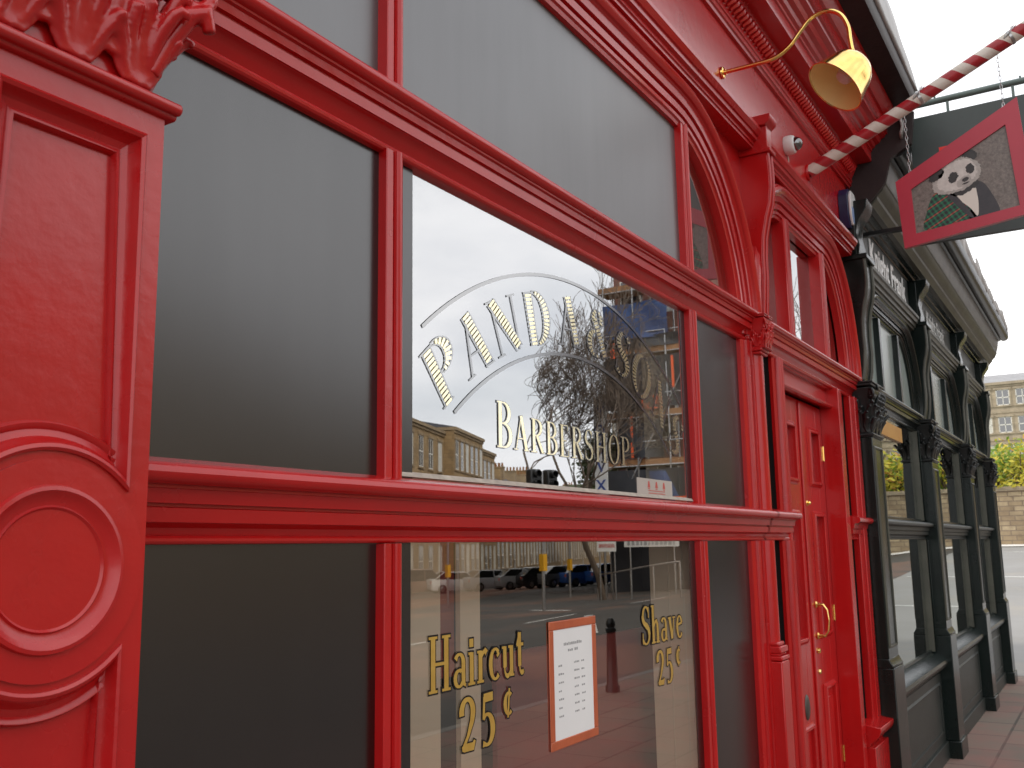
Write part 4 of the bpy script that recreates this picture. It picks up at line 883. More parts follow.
# =================================================================== DARK GREEN SHOPFRONT
GS = thing('green_shopfront', (9.0, 1.24, 0), 'dark green shopfront with carved capitals next to the red barbershop', 'shopfront')
PXS = [5.80, 7.95, 10.25, 12.23]; PW = .27
def gpil(X0, far):
    X1 = X0+PW; b = B()
    b.box(X0, X1, 1.135, 1.30, .90, 2.145)
    b.px([(1.30, .86), (1.118, .86), (1.112, .872), (1.122, .885), (1.13, .90), (1.135, .912), (1.30, .912)], X0-.008, X1+.008)
    b.box(X0-.006, X1+.006, 1.112, 1.30, .12, .862)
    p = b.build('pilaster', GRN, GS, bevel=.005)
    bb = B(); bb.box(X0-.02, X1+.02, 1.098, 1.30, -.02, .12); bb.build('plinth', GRN, p, bevel=.005)
    bb = B(); bb.sweep(path_from([(X1-.04, .98), (X1-.04, 2.08), (X0+.04, 2.08), (X0+.04, .98)], 1), [(0, 1.136), (0, 1.129), (.006, 1.127), (.012, 1.132), (.016, 1.136)], True); bb.build('panel_moulding', OLIVE if not far else GRNP, p, ang=30)
    capital(X0+.005, X1-.005, 1.140, 1.29, 2.145, 2.465, GRNC, p)
    return p
for i, X in enumerate(PXS): gpil(X, i > 1)
def gconsole(X0, X1):
    b = B(); f = [(1.172, 2.485), (1.158, 2.56), (1.150, 2.66), (1.152, 2.75), (1.150, 2.84), (1.138, 2.92), (1.122, 2.98), (1.112, 3.05), (1.112, 3.13), (1.116, 3.205)]
    b.px([(1.30, 2.465)] + f + [(1.30, 3.205)], X0, X1); o = b.build('console', GRN, GS, bevel=.003)
    b = B()
    for xx in (X0+.010, X1-.010): b.tube([(xx, y-.003, z) for y, z in f], .012, 8)
    b.build('edge_bead', OLIVE, o)
    b = B(); b.box(X0-.012, X1+.012, 1.09, 1.30, 3.205, 3.235); b.box(X0+.01, X1-.01, 1.15, 1.30, 3.235, 3.56)
    b.px([(1.30, 3.235), (1.14, 3.235), (1.13, 3.30), (1.145, 3.38), (1.13, 3.45), (1.08, 3.52), (1.07, 3.575), (1.30, 3.575)], X0+.02, X1-.02); b.build('console_head', GRN, o, bevel=.004)
for X in PXS: gconsole(X+.03, X+PW-.03)
GLEDGE = [(1.26, 3.165), (1.185, 3.168), (1.182, 3.185), (1.170, 3.188), (1.168, 3.215), (1.155, 3.218), (1.150, 3.245), (1.140, 3.25), (1.138, 3.27), (1.2, 3.28), (1.26, 3.285)]
for i in range(3):
    xa, xb = PXS[i]+PW-.006, PXS[i+1]+.006
    b = B(); b.px([(y, z) for y, z in RAIL_U], xa, xb); b.build('transom_rail', GRN, GS, ang=25)
    b = B(); b.px([(y, z) for y, z in RAIL_L], xa, xb); b.build('transom_rail', GRNP, GS, ang=25)
    b = B(); b.px(GLEDGE, xa, xb); b.build('ledge_moulding', OLIVE, GS, ang=25)
    b = B(); b.box(xa, xb, 1.205, 1.25, 3.28, 3.60); b.build('fascia_board', GRNP, GS)
    # sill and riser
    b = B(); b.px([(1.26, .60), (1.20, .60), (1.19, .62), (1.165, .632), (1.145, .655), (1.138, .68), (1.145, .70), (1.18, .715), (1.20, .735), (1.26, .76)], xa, xb); b.build('window_sill', GRN, GS, ang=30)
    b = B(); b.box(xa, xb, 1.205, 1.26, 0, .60); b.box(xa, xb, 1.185, 1.205, 0, .12); rz_ = b.build('stall_riser', GRNP, GS, bevel=.003)
    bb = B(); bb.sweep(path_from([(xb-.12, .20), (xb-.12, .52), (xa+.12, .52), (xa+.12, .20)], 1), [(0, 1.206), (0, 1.197), (.008, 1.195), (.02, 1.206)], True); bb.build('panel_moulding', GRNP, rz_)
    # frames
    for (z0, z1) in ((.755, 1.562), (1.70, 2.371)):
        b = B()
        for (p, q, yf) in ((xa, xa+.05, 1.205), (xa+.05, xa+.09, 1.222), (xb-.05, xb, 1.205), (xb-.09, xb-.05, 1.222)): b.box(p, q, yf, 1.25, z0, z1)
        b.box(xa+.05, xb-.05, 1.232, 1.25, z0-.02, z0+.012); b.build('window_frame', GRN, GS, bevel=.003)
        b = B(); b.box(xb-.115, xb-.094, 1.212, 1.25, z0, z1); b.build('pale_bead', OLIVE, GS)
    arch(xa+.06, xb-.06, 2.47, 0, .42, .56, [(n*.8, y) for n, y in ARCHV], GRN, parent=GS)
    bs = B(); spandrel(bs, xa+.06, xb-.06, 2.47, 0, .42, .56, .115, xa, xb, 3.17, 1.236, 1.26); bs.build('spandrel_board', GRN, GS)
    mid = (xa+xb)/2
    for mx_ in (xa+.62, xb-.62):
        b = B(); b.box(mx_-.03, mx_+.03, 1.206, 1.25, 2.51, 3.02); b.build('muntin', GRN, GS, bevel=.003)
    pane(xa, xb, .74, 1.57, 1.241, GLG, parent=GS); pane(xa, xb, 1.69, 2.38, 1.241, GLG, parent=GS)
    sheetxz('frosted_arch_pane', FROST, xa, xb, 2.5, 3.08, 1.243, parent=GS)
interior(5.82, 12.4, 1.32, 2.8, .3, 3.2, DARKIN, GS)
# shelf of warm light wood in the first bay
b = B(); b.box(6.25, 7.28, 1.222, 1.2405, 2.235, 2.335); b.build('timber_pelmet', surf('honey_wood', (.62, .33, .08), (.52, .26, .06), rough=.4), GS)
# cornice of the green shop
GC = [(1.26, 3.575), (1.19, 3.58), (1.185, 3.60), (1.165, 3.61), (1.15, 3.635), (1.12, 3.645), (1.095, 3.650)]
b = B(); b.px([(1.26, 3.56), (1.20, 3.562), (1.195, 3.575), (1.165, 3.580), (1.16, 3.595), (1.13, 3.60), (1.125, 3.615), (1.26, 3.62)], 6.02, 12.62); b.build('bed_moulding', GRN, GS, ang=25)
b = B(); b.px([(1.26, 3.612), (1.092, 3.612), (1.088, 3.62), (1.060, 3.650), (1.055, 3.668), (1.022, 3.70), (1.008, 3.735), (1.000, 3.742), (1.00, 3.752), (1.26, 3.76)], 6.12, 12.75); b.build('cornice', OLIVE, GS, ang=25)
b = B(); b.px([(1.26, 3.755), (1.0, 3.755), (.985, 3.80), (.975, 3.855), (.970, 3.90), (1.26, 3.905)], 6.14, 12.72); b.build('soffit_band', surf('pale_grey_paint', (.20, .20, .19), (.13, .13, .13), rough=.4), GS, ang=25)
b = B(); b.px([(1.26, 3.60), (1.12, 3.60), (1.0, 3.73), (.96, 3.88), (.83, 3.95), (.80, 4.15), (1.26, 4.18)], 6.085, 6.118); b.build('cornice_end', TAR, GS)
b = B(); b.px([(1.26, 3.9), (.985, 3.895), (.95, 3.902)] + [(.915+.05*cos(a), 3.945-.05*sin(a)) for a in [pi*i/8*.9 for i in range(1, 9)]] + [(.862, 3.985), (.862, 4.0), (1.26, 4.02)], 6.12, 12.82); b.build('gutter', GRNC, GS, ang=40)
b = B()
def flash2(u, v):
    x = 6.0+6.8*u; nz_ = noise.noise(Vector((x*2.2, 3, 0))); n2 = noise.noise(Vector((x*7, 1, v)))
    return (x, .880 - .016*v + .03*v*v + .022*n2 + .02*nz_, 3.99 + max(.02, .17+.24*nz_ + .12*n2)*v)
b.grid(flash2, 160, 5); b.build('lead_flashing', surf('weathered_wood_and_lead', (.13, .10, .08), (.55, .54, .52), rough=.7, nscale=3, bump=.4), GS, solid=.012)
# fascia lettering
def text_mesh(txt, size, mat, name, parent, M_, ext=.006, label=None, shear=0):
    cu = bpy.data.curves.new(name, 'FONT'); cu.body = txt; cu.size = size; cu.extrude = ext; cu.shear = shear; cu.offset = .004*size/.2
    o = bpy.data.objects.new('tmp_text', cu); COL.objects.link(o); bpy.context.view_layer.update()
    me = bpy.data.meshes.new_from_object(o.evaluated_get(bpy.context.evaluated_depsgraph_get())); bpy.data.objects.remove(o)
    me.transform(M_); me.materials.clear(); me.materials.append(mat); me.name = name
    q = bpy.data.objects.new(name, me); COL.objects.link(q)
    if parent: q.parent = parent; q.location = -WL(parent)
    if label: q['label'] = label
    return q
RX = Matrix.Rotation(radians(90), 4, 'X')
LETT = surf('white_letter_paint', (.92, .92, .90), rough=.3, bump=0); LETG = surf('grey_letter_paint', (.42, .42, .40), rough=.4, bump=0)
text_mesh('Knight Frank', .245, LETT, 'fascia_lettering', GS, Matrix.Translation((6.50, 1.199, 3.355)) @ RX, ext=.003)
text_mesh('Knight Frank', .19, LETG, 'fascia_lettering', GS, Matrix.Translation((8.75, 1.199, 3.36)) @ RX, ext=.003)
# hanging green sign on a bar
KS = thing('hanging_green_sign', (6.3, .5, 3.35), 'dark green hanging board on a grey bar behind the panda sign', 'hanging sign')
b = B(); b.tube([(6.3, 1.18, 4.272), (6.3, -.2, 4.278)], .020, 12); b.build('bar', BARG, KS)
b = B(); b.box(6.285, 6.315, -.15, .86, 3.36, 4.185); b.build('board', SIGNG, KS, bevel=.003)
b = B()
for y in (.63, .265): b.box(6.292, 6.308, y-.008, y+.008, 4.185, 4.262)
b.build('hanger', BARG, KS)
for y in (.70, .22):
    b = B(); b.lathe([(0, .016), (.006, .014), (.006, 0)], (6.3, y, 4.295), (0, 0, 1), 8); b.build('bolt', BARG, KS)
b = B(); b.box(6.279, 6.284, .44, .70, 3.90, 3.96); b.build('red_stripe_mark', surf('bright_red_print', (.75, .03, .02), rough=.3, bump=0), KS)
b = B(); b.box(6.28, 6.32, .86, 1.20, 3.475, 3.50); b.build('lower_bracket', BLKP, KS)

# upper storey above both shops
UP = thing('upper_storeys', (6, 1.6, 4.0), 'sandstone upper storeys standing over the two shopfronts', 'building')
b = B(); b.box(-6, 12.6, 2.4, 9, 4.2, 7.4); b.build('wall', STONE, UP)
b = B(); b.box(-6, 12.6, 1.27, 2.42, 4.0, 4.2); b.box(6.1, 12.6, 1.27, 7, 3.3, 4.0); b.box(-6, .40, 1.2, 7, 0, 4.2); b.box(.40, 6.1, 2.62, 7, -.1, 4.2); b.box(6.1, 12.5, 2.82, 7, -.1, 4.2); b.build('lower_wall', STONED, UP)
b = B(); b.box(12.50, 12.6, 1.22, 7, -.1, 3.5); b.build('corner_wall', GRN, UP)

# =================================================================== GROUND
PAVE = brickmat('pavement_slabs', (.22, .17, .135), (.17, .135, .11), (.08, .065, .055), .62, .45, .012, axes='xy', bump=.3, nscale=1.6, dirt=(.30, .13, .11))
ROAD = surf('asphalt_light', (.27, .265, .26), (.20, .197, .19), rough=.8, nscale=.5, bump=.3, bscale=60, grime=((.33, .30, .26), .25, .5, .7))
ROADD = surf('asphalt_dark', (.075, .068, .06), (.042, .039, .035), rough=.7, nscale=.35, bump=.3, bscale=60, grime=((.15, .085, .06), .10, .52, .6))
KERB = surf('granite_kerb', (.22, .20, .18), (.15, .14, .13), rough=.7, nscale=9, bump=.3)
PALE = surf('pale_concrete', (.62, .60, .57), (.5, .48, .46), rough=.8, nscale=1, bump=.1)
LINEW = surf('road_paint_white', (.75, .75, .72), (.5, .5, .48), rough=.6, nscale=5, bump=.1)
sheet('ground', -80, 400, -300, 300, -.16, ROADD, 120, 100)
sheet('road', -60, 140, -110, -2.6, -.06, ROADD, 100, 60)
o = sheet('side_street_road', 13.0, 41.8, -2.596, 60, -.052, ROAD, 60, 60)
b = B(); nx_ = 30
b.grid(lambda u, v: (-20+32.9*u, -2.6+(1.30+2.6)*v, .0), 2, 2); pv = b.build('pavement', PAVE, smooth=False); tag(pv, kind='structure')
b = B(); b.box(-20, 12.9, -2.72, -2.6, -.09, .004); b.box(12.9, 13.05, -2.72, 6, -.09, .004); o = b.build('kerb', KERB, bevel=.01); tag(o, kind='structure')
b = B(); b.grid(lambda u, v: (41.8+1.2*u, -11+71*v, hgt(42, -11+71*v)+.02), 1, 40); o = b.build('far_pavement', PALE); tag(o, kind='structure')
b = B(); b.grid(lambda u, v: (41.66+.14*u, -11+71*v, hgt(42, -11+71*v)+(.03 if u > .5 else -.04)), 1, 40); o = b.build('far_kerb', PALE); tag(o, kind='structure')
b = B()
def rline(b, xa, ya, xb, yb, w, dz):
    n = max(2, int(hypot(xb-xa, yb-ya)/1.5)); dx, dy = xb-xa, yb-ya; l = hypot(dx, dy); px, py = -dy/l*w/2, dx/l*w/2
    vs = []
    for i in range(n+1):
        x, y = xa+dx*i/n, ya+dy*i/n
        for s in (1, -1): vs.append((x+s*px, y+s*py, hgt(x+s*px, y+s*py)+dz))
    b.add(vs, [(2*i, 2*i+1, 2*i+3, 2*i+2) for i in range(n)])
for i in range(12): rline(b, 21.0, -2.0+i*4.0, 21.0, 0.4+i*4.0, .12, -.046)
rline(b, 28, -2.4, 28, 50, .16, -.046); rline(b, 38.5, -2.4, 38.5, 50, .14, -.046)
o = b.build('road_markings', LINEW, smooth=False); tag(o, kind='structure')
b = B()
rline(b, 17.0, -6.2, 21.5, -8.6, .22, -.054); rline(b, 25, -11, 28.5, -14.4, .16, -.054)
for i in range(7): rline(b, -4+i*6, -9.5, -1.5+i*6, -9.5, .14, -.054)
rline(b, 6, -16.5, 60, -34, .14, -.054)
o = b.build('road_markings', LINEW, smooth=False); tag(o, kind='structure')
# reddish bus lane beyond the middle of the road
b = B(); b.grid(lambda u, v: (5+75*u, -13-26*u-5*v, hgt(5+75*u, -13-26*u-5*v)-.054), 30, 2); o = b.build('bus_lane', surf('red_asphalt', (.22, .10, .06), (.16, .08, .05), rough=.8, nscale=.5, bump=.2)); tag(o, kind='structure')

# =================================================================== RIGHT BACKGROUND
zb = hgt(42, 0)
def house(name, org, rz, L, D, H, bays, floors, mat, label, group=None, roof=True, chim=2, big=1, dark=False, wing=0, cat='house'):
    """front wall on local y=0 facing -y, length L on x"""
    o = thing(name, org, label, cat, group, rz)
    def bd(b, n, m, p=None, **k):
        if m is STONED and mat is STONEG: m = STONEG
        q = b.build(n, m, None, **k); q.parent = p or o; return q
    b = B(); b.box(0, L, 0, D, -3, H)
    w = bd(b, 'wall', mat)
    b = B(); b.box(-.08, L+.08, -.22, D, H, H+.28); b.box(-.03, L+.03, -.10, -.001, H-.22, H)
    for f in range(1, floors): b.box(0, L, -.07, -.001, H*f/floors-.12, H*f/floors+.08)
    bd(b, 'string_courses', STONED)
    if roof:
        b = B(); zt = H+.28; rise = .16 if mat is STONEG else (.26 if chim else .10); b.add([(-.1, -.15, zt), (L+.1, -.15, zt), (L+.1, D/2, zt+D*rise), (-.1, D/2, zt+D*rise), (-.1, D, zt), (L+.1, D, zt)], [(0, 1, 2, 3), (3, 2, 5, 4), (0, 3, 4), (1, 5, 2)])
        r = bd(b, 'roof', SLATE if mat is not STONEG else SLATEP, smooth=False)
        for c in range(chim):
            cx_ = L*(c/(max(1, chim-1))) if chim > 1 else L/2; cx_ = min(max(.8, cx_), L-.8)
            b = B(); b.box(cx_-.45, cx_+.45, D/2-1.2, D/2+.6, zt+D*.12, zt+D*rise+1.0); b.box(cx_-.52, cx_+.52, D/2-1.27, D/2+.67, zt+D*rise+1.0, zt+D*rise+1.15)
            ch = bd(b, 'chimney', mat, r)
            b = B()
            for k in range(4): b.lathe([(.12, 0), (.14, .05), (.11, .45), (.13, .5)], (cx_, D/2-1.0+k*.45, zt+D*rise+1.15), (0, 0, 1), 8)
            bd(b, 'chimney_pot', PLANK, ch)
    fh = H/floors
    for f in range(floors):
        for k in range(bays):
            cx_ = L*(k+.5)/bays; ww = min(.60, L/bays*.30)*big; z0 = f*fh+fh*.24; z1 = f*fh+fh*.82
            if f == 0 and k == bays//2 and cat == 'house': z0 = 0
            b = B(); b.box(cx_-ww-.14, cx_-ww, -.05, .02, z0, z1); b.box(cx_+ww, cx_+ww+.14, -.05, .02, z0, z1); b.box(cx_-ww-.2, cx_+ww+.2, -.10, .02, z1, z1+.22); b.box(cx_-ww-.2, cx_+ww+.2, -.10, .02, z0-.14, z0)
            fr = bd(b, 'window', STONED)
            b = B(); b.box(cx_-ww, cx_+ww, -.012, .0, z0, z1); bd(b, 'pane', WGL if (k*7+f*3) % 3 else WBL, fr, smooth=False)
            b = B(); zm = (z0+z1)/2
            for (p, q, r_, s) in ((cx_-ww, cx_-ww+.09, z0, z1), (cx_+ww-.09, cx_+ww, z0, z1), (cx_-.035, cx_+.035, z0, z1), (cx_-ww, cx_+ww, zm-.05, zm+.05), (cx_-ww, cx_+ww, z0, z0+.09), (cx_-ww, cx_+ww, z1-.07, z1)): b.box(p, q, -.03, -.013, r_, s)
            bd(b, 'sash', WINW, fr, smooth=False)
    return o
# retaining wall across the side street
SW = thing('stone_retaining_wall', (43, 0, zb), 'tall rubble stone retaining wall across the side street', 'wall')
b = B(); b.box(43, 43.6, -10, 60, -.3, zb+2.10); b.build('wall', RUBBLE, SW)
b = B(); b.box(42.92, 43.7, -10, 60, zb+2.10, zb+2.27); b.build('coping', STONEG, SW, bevel=.02)
b = B(); b.box(43.05, 43.5, -10, 60, zb+2.27, zb+2.6); 
gb = B(); gb.grid(lambda u, v: (43.6+70*u, -30+100*v, zb+2.0+(1-(1-min(1, u*2.2))**2)*3.2), 12, 12); o = gb.build('garden_bank', surf('garden_grass', (.07, .10, .025), (.11, .12, .04), rough=.9, nscale=.8, bump=.4)); tag(o, kind='structure')
def bush(name, loc, R, n, mats, label, group, s=.14, cat='shrub', seed=1, flat=1.0, stems=True):
    rnd = random.Random(seed); o = thing(name, loc, label, cat, group)
    for mi, mt in enumerate(mats):
        b = B()
        cl = [(rnd.gauss(0, .45), rnd.gauss(0, .45), rnd.uniform(.1, 1.0)) for _ in range(14)]
        for k in range(n//len(mats)):
            c = rnd.choice(cl); p = Vector((c[0]+rnd.gauss(0, .22), c[1]+rnd.gauss(0, .22), c[2]+rnd.gauss(0, .16)))*R; p.z = max(.02, p.z*flat)
            a = rnd.uniform(0, 2*pi); e = rnd.uniform(-1, 1); d1 = Vector((cos(a), sin(a), e)).normalized(); d2 = d1.orthogonal().normalized(); q = s*rnd.uniform(.5, 1.2)
            b.add([p-d1*q, p+d2*q*.45, p+d1*q, p-d2*q*.45], [(0, 1, 2, 3)])
        q_ = b.build('foliage', mt, None, smooth=False); q_.parent = o
    b = B()
    for k in range(7):
        a = rnd.uniform(0, 2*pi); b.tube([(0, 0, -.2), (cos(a)*R*.25, sin(a)*R*.25, R*.5), (cos(a)*R*.5, sin(a)*R*.5, R*.95)], [.05, .03, .012], 5)
    q_ = b.build('stem', BARK, None); q_.parent = o
    return o
bl = ['orange leaved shrub over the retaining wall', 'yellow green shrub over the retaining wall', 'bright green shrub over the retaining wall']
for k in range(17):
    y = 6.2 - k*1.05; mats = [[LEAFY, LEAFO, LEAFY], [LEAFY, LEAFG], [LEAFG, LEAFY], [LEAFY, LEAFG, LEAFY]][k % 4]
    bush('shrub', (43.7+.5*(k % 3), y, zb+2.25), 1.35+.45*((k*37) % 5)/5, 1100, mats, ['orange and yellow leaved shrub growing over the stone retaining wall', 'yellow green shrub growing over the stone retaining wall', 'fresh green shrub growing over the stone retaining wall', 'mostly yellow shrub with a little green growing over the stone retaining wall'][k % 4], 'shrubs along the top of the retaining wall', s=.13, seed=k+11)
HL = ['second from the left', 'third from the left', 'fourth from the left', 'fifth from the left', 'furthest to the right']
house('terraced_house', (110, 58, 6.0), radians(-90), 18, 9, 11.2, 10, 4, STONEG, 'pale stone terraced house on the hill above the retaining wall, furthest to the left', 'terraced houses on the hill', big=1.15)
for i in range(5):
    house('terraced_house', (110, 40-i*18.0, 6.0), radians(-90), 18, 9, 11.2, 10, 4, STONEG, 'pale stone terraced house on the hill above the retaining wall, ' + HL[i], 'terraced houses on the hill', big=1.15)

# =================================================================== ACROSS THE STREET (seen in the window)
def terr(L_along, dx=0): pass
d2 = Vector((2.8, -1)).normalized(); t0_ = Vector((60.7, -43.9)); rzt = atan2(d2.y, d2.x)
def tp(s, off=0): p = t0_ + d2*s; n_ = Vector((d2.y, -d2.x)); return (p.x - n_.x*off, p.y - n_.y*off, -1.75)
# houses face the shop (+y side): rotate so that local -y points to +y world
def row(s0, s1, H, bays, mat, lab, fl=2, off=0, D=9, chim=2, big=1.0):
    L_ = s1-s0; p = tp(s1, off)
    return house('terraced_house', p, rzt+pi, L_, D, H, bays, fl, mat, lab, 'sandstone terrace across the road', chim=chim, big=big)
row(-64, -45, 13.0, 6, STONE, 'sandstone terraced house furthest to the left across the road', fl=3)
row(-45, -26, 13.4, 6, STONED, 'sandstone terraced house left of the long row across the road', fl=3, chim=0)
row(-26, -12.5, 13.2, 5, STONE, 'sandstone terraced house at the near left end of the row across the road', fl=3, chim=0)
row(-12.5, 9.3, 13.2, 8, STONE, 'long sandstone terraced house left of the projecting centre block', fl=3, chim=0)
row(9.3, 20, 13.6, 6, STONE, 'projecting centre block of the sandstone terrace across the road', off=.9, fl=3, chim=0)
row(20, 29.1, 13.0, 5, STONE, 'sandstone terraced house right of the projecting centre block', fl=3, chim=0)
row(29.1, 48, 9.6, 9, STONE, 'lower sandstone terraced house beside the bare tree', chim=3)
row(48, 64, 9.8, 8, STONED, 'lower sandstone terraced house behind the bare tree', chim=3)
row(64, 84, 10.5, 8, STONE, 'far sandstone terraced house at the right end of the row')
row(84, 108, 10.5, 9, STONED, 'distant sandstone terraced house beyond the blue cars')
row(108, 140, 11, 10, STONE, 'most distant sandstone terraced house across the road')
# cars
def car(loc, rz, paint, label, L_=4.2, H=1.45, van=False):
    o = thing('parked_car', loc, label, 'car', 'cars parked along the far side of the road', rz)
    W = 1.75
    def bd(b, n, m, p=None, **k):
        q = b.build(n, m, None, **k); q.parent = p or o; return q
    sect = []   # (x, zlow, zbelt, ztop, halfw_belt, halfw_top)
    prof = [(-L_/2, .35, .62, .64, .74), (-L_/2+.10, .24, .78, .80, .82), (-L_/2+.5, .20, .86, .95, .86), (-L_/2+1.0, .20, .90, .97, .87), (-.55, .20, .92, .98, .875), (.6, .20, .92, .98, .875), (L_/2-.75, .20, .90, 1.0, .87), (L_/2-.25, .22, .88, 1.0, .84), (L_/2-.04, .28, .82, .95, .80), (L_/2, .38, .70, .80, .74)]
    b = B(); vs = []
    for (x, zl, zb_, zt_, hw) in prof:
        vs += [(x, -hw*.92, zl), (x, -hw, zl+.2), (x, -hw, zb_*.8), (x, -hw*.93, zt_-.04), (x, -hw*.6, zt_), (x, hw*.6, zt_), (x, hw*.93, zt_-.04), (x, hw, zb_*.8), (x, hw, zl+.2), (x, hw*.92, zl)]
    m_ = len(prof); b.add(vs, [(i*10+j, i*10+(j+1) % 10, (i+1)*10+(j+1) % 10, (i+1)*10+j) for i in range(m_-1) for j in range(10)] + [tuple(range(10)), tuple(range((m_-1)*10, m_*10))])
    bd(b, 'body', paint, ang=50)
    # cabin
    b = B(); c = [(-L_/2+1.15, .97, .78), (-.35-.15, H-.06, .62), (.15, H, .64), (L_/2-1.0, H-.03, .62), (L_/2-.30, .98, .76)]
    vs = []
    for (x, z, hw) in c: vs += [(x, -hw, z), (x, hw, z)]
    top = [(c[1][0], -c[1][2], c[1][1]), (c[1][0], c[1][2], c[1][1]), (c[3][0], c[3][2], c[3][1]), (c[3][0], -c[3][2], c[3][1])]
    base = [(c[0][0], -.80, .96), (c[0][0], .80, .96), (c[4][0], .78, .97), (c[4][0], -.78, .97)]
    b.add(base+top, [(0, 1, 5, 4), (1, 2, 6, 5), (2, 3, 7, 6), (3, 0, 4, 7)]); bd(b, 'window_glass', CARG, smooth=False)
    b = B(); b.add([(p[0], p[1]*1.02, p[2]-.01) for p in top] + [(c[1][0]+.15, -.56, H+.02), (c[1][0]+.15, .56, H+.02), (c[3][0]-.15, .56, H+.01), (c[3][0]-.15, -.56, H+.01)], [(4, 5, 6, 7), (0, 1, 5, 4), (1, 2, 6, 5), (2, 3, 7, 6), (3, 0, 4, 7)])
    for k in range(4): b.tube([Vector(base[k])*1.005, Vector(top[k])*1.005], .035, 5)
    for sy in (-1, 1): b.tube([(.15, sy*.80, .96), (.12, sy*.64, H)], .035, 5)
    bd(b, 'roof', paint, ang=30)
    for sx in (-1, 1):
        for sy in (-1, 1):
            wx = sx*(L_/2-.78); b = B(); b.lathe([(0, .0), (.18, .01), (.2, -.02), (.30, -.01), (.31, -.05), (.31, -.18), (.1, -.2)], (wx, sy*.89, .31), (0, sy, 0), 18)
            w = bd(b, 'wheel', RUBBER); b = B(); b.lathe([(0, .012), (.17, .012), (.19, .0)], (wx, sy*.89, .31), (0, sy, 0), 12); bd(b, 'rim', STEEL, w)
    for sy in (-1, 1):
        b = B(); b.box(-L_/2-.012, -L_/2+.12, sy*.62-.13, sy*.62+.13, .60, .74); bd(b, 'headlight', WHITE, bevel=.03)
        b = B(); b.box(L_/2-.10, L_/2+.012, sy*.66-.09, sy*.66+.09, .66, .84); bd(b, 'tail_light', REDT, bevel=.03)
    return o
cp = lambda n, c: surf(n, c, rough=.2, bump=0, coat=.6, spec=.6)
CS2 = cp('car_pale_grey', (.34, .35, .36)); CW, CS, CK, CB, CR, CG = cp('car_white', (.75, .75, .75)), cp('car_silver', (.42, .43, .45)), cp('car_black', (.015, .015, .018)), cp('car_blue', (.04, .14, .50)), cp('car_brown', (.20, .12, .09)), cp('car_grey', (.14, .14, .15))
def mpt(px, dep):   # position across the street, along the sight line of the window reflection (calibrated table)
    return None
CARS = [(55.9, -39.3, CR, 'brown estate car parked at the left end of the row across the road'), (57.1, -37.2, CW, 'white hatchback parked across the road beside the silver car'),
        (58.6, -35.4, CS, 'silver car parked across the road beside the white hatchback'), (60.0, -33.9, CS2, 'pale grey car parked beside a silver car across the road'),
        (60.8, -32.6, CK, 'black car parked across the road in the middle of the row'), (61.6, -31.3, CG, 'dark grey car parked next to the blue car across the road'),
        (62.4, -30.0, CB, 'blue car parked next to the dark grey car across the road'), (63.4, -28.4, CB, 'blue car at the right end of the parked row')]
for i, (x, y, pm, lab) in enumerate(CARS):
    car((x, y, hgt(x, y)-.05), radians(205) if i != 1 else radians(215), pm, lab, L_=4.2 if i else 4.6, H=1.45 if i else 1.75)

# bare street tree
def tree(loc, H, seed, label, spread=1.0, levels=6, name='bare_tree', trunk=.28, leafs=None, base=.32, more=0, thin=.011, env=99):
    rnd = random.Random(seed); o = thing(name, loc, label, 'tree'); tb = B(); cb = B(); tips = []
    def grow(p, d, L_, r, lv):
        n = 4; pts = [p]; rs = [r]; dd = d.copy()
        for i in range(n):
            dd = (dd + Vector((rnd.gauss(0, .13), rnd.gauss(0, .13), rnd.gauss(0, .10)+.03))); hr = hypot(pts[-1].x, pts[-1].y)
            if hr > env*.7: dd = dd.normalized() - Vector((pts[-1].x, pts[-1].y, 0))/hr*min(.9, (hr/env-.7)*1.6)
            dd.normalize(); pts.append(pts[-1]+dd*L_/n); rs.append(max(thin, r*(1-.38*(i+1)/n)))
        (tb if lv == 0 else cb).tube(pts, rs, 7 if lv < 2 else (4 if lv < 4 else 3), cap=False)
        if lv >= levels: tips.append(pts[-1]); return
        k = rnd.choice((3, 4))+more if lv else 6
        for j in range(k):
            t_ = rnd.uniform(.45, 1.0) if j else 1.0; q = pts[min(n, int(t_*n+.5))]
            a = rnd.uniform(0, 2*pi); up = dd.orthogonal().normalized(); sd = (up*cos(a) + dd.cross(up)*sin(a))
            ang = rnd.uniform(.35, .85)*spread; nd = (dd*cos(ang)+sd*sin(ang)).normalized(); nd.z += .05
            grow(q, nd.normalized(), L_*rnd.uniform(.60, .80) if lv else L_*rnd.uniform(.6, .85), rs[min(n, int(t_*n+.5))]*rnd.uniform(.5, .72), lv+1)
    grow(Vector((0, 0, -.3)), Vector((0, 0, 1)), H*base, trunk, 0)
    q = tb.build('trunk', BARK, None); q.parent = o; q = cb.build('crown', BARK, None, smooth=False); q.parent = o
    if leafs:
        b = B()
        for p in tips:
            for k in range(leafs[1]):
                c = p+Vector((rnd.gauss(0, .2), rnd.gauss(0, .2), rnd.gauss(0, .2))); a = rnd.uniform(0, 6.3); d1 = Vector((cos(a), sin(a), rnd.uniform(-1, 1))).normalized(); e = d1.orthogonal().normalized(); s = leafs[2]
                b.add([c-d1*s, c+e*s*.5, c+d1*s, c-e*s*.5], [(0, 1, 2, 3)])
        q = b.build('foliage', leafs[0], None, smooth=False); q.parent = o
    return o
tree((35.8, -15.2, hgt(36, -15.2)), 14.8, 5, 'tall bare street tree in front of the scaffolded building', trunk=.15, levels=6, base=.33, spread=.75, more=0, thin=.010, env=2.9)
tree((56.5, -24.6, hgt(54, -25.5)), 8.5, 9, 'smaller tree with dull green leaves behind the bare tree', trunk=.16, levels=5, leafs=(LEAFD, 6, .17), name='leafy_tree', base=.42, spread=.7, env=2.2)
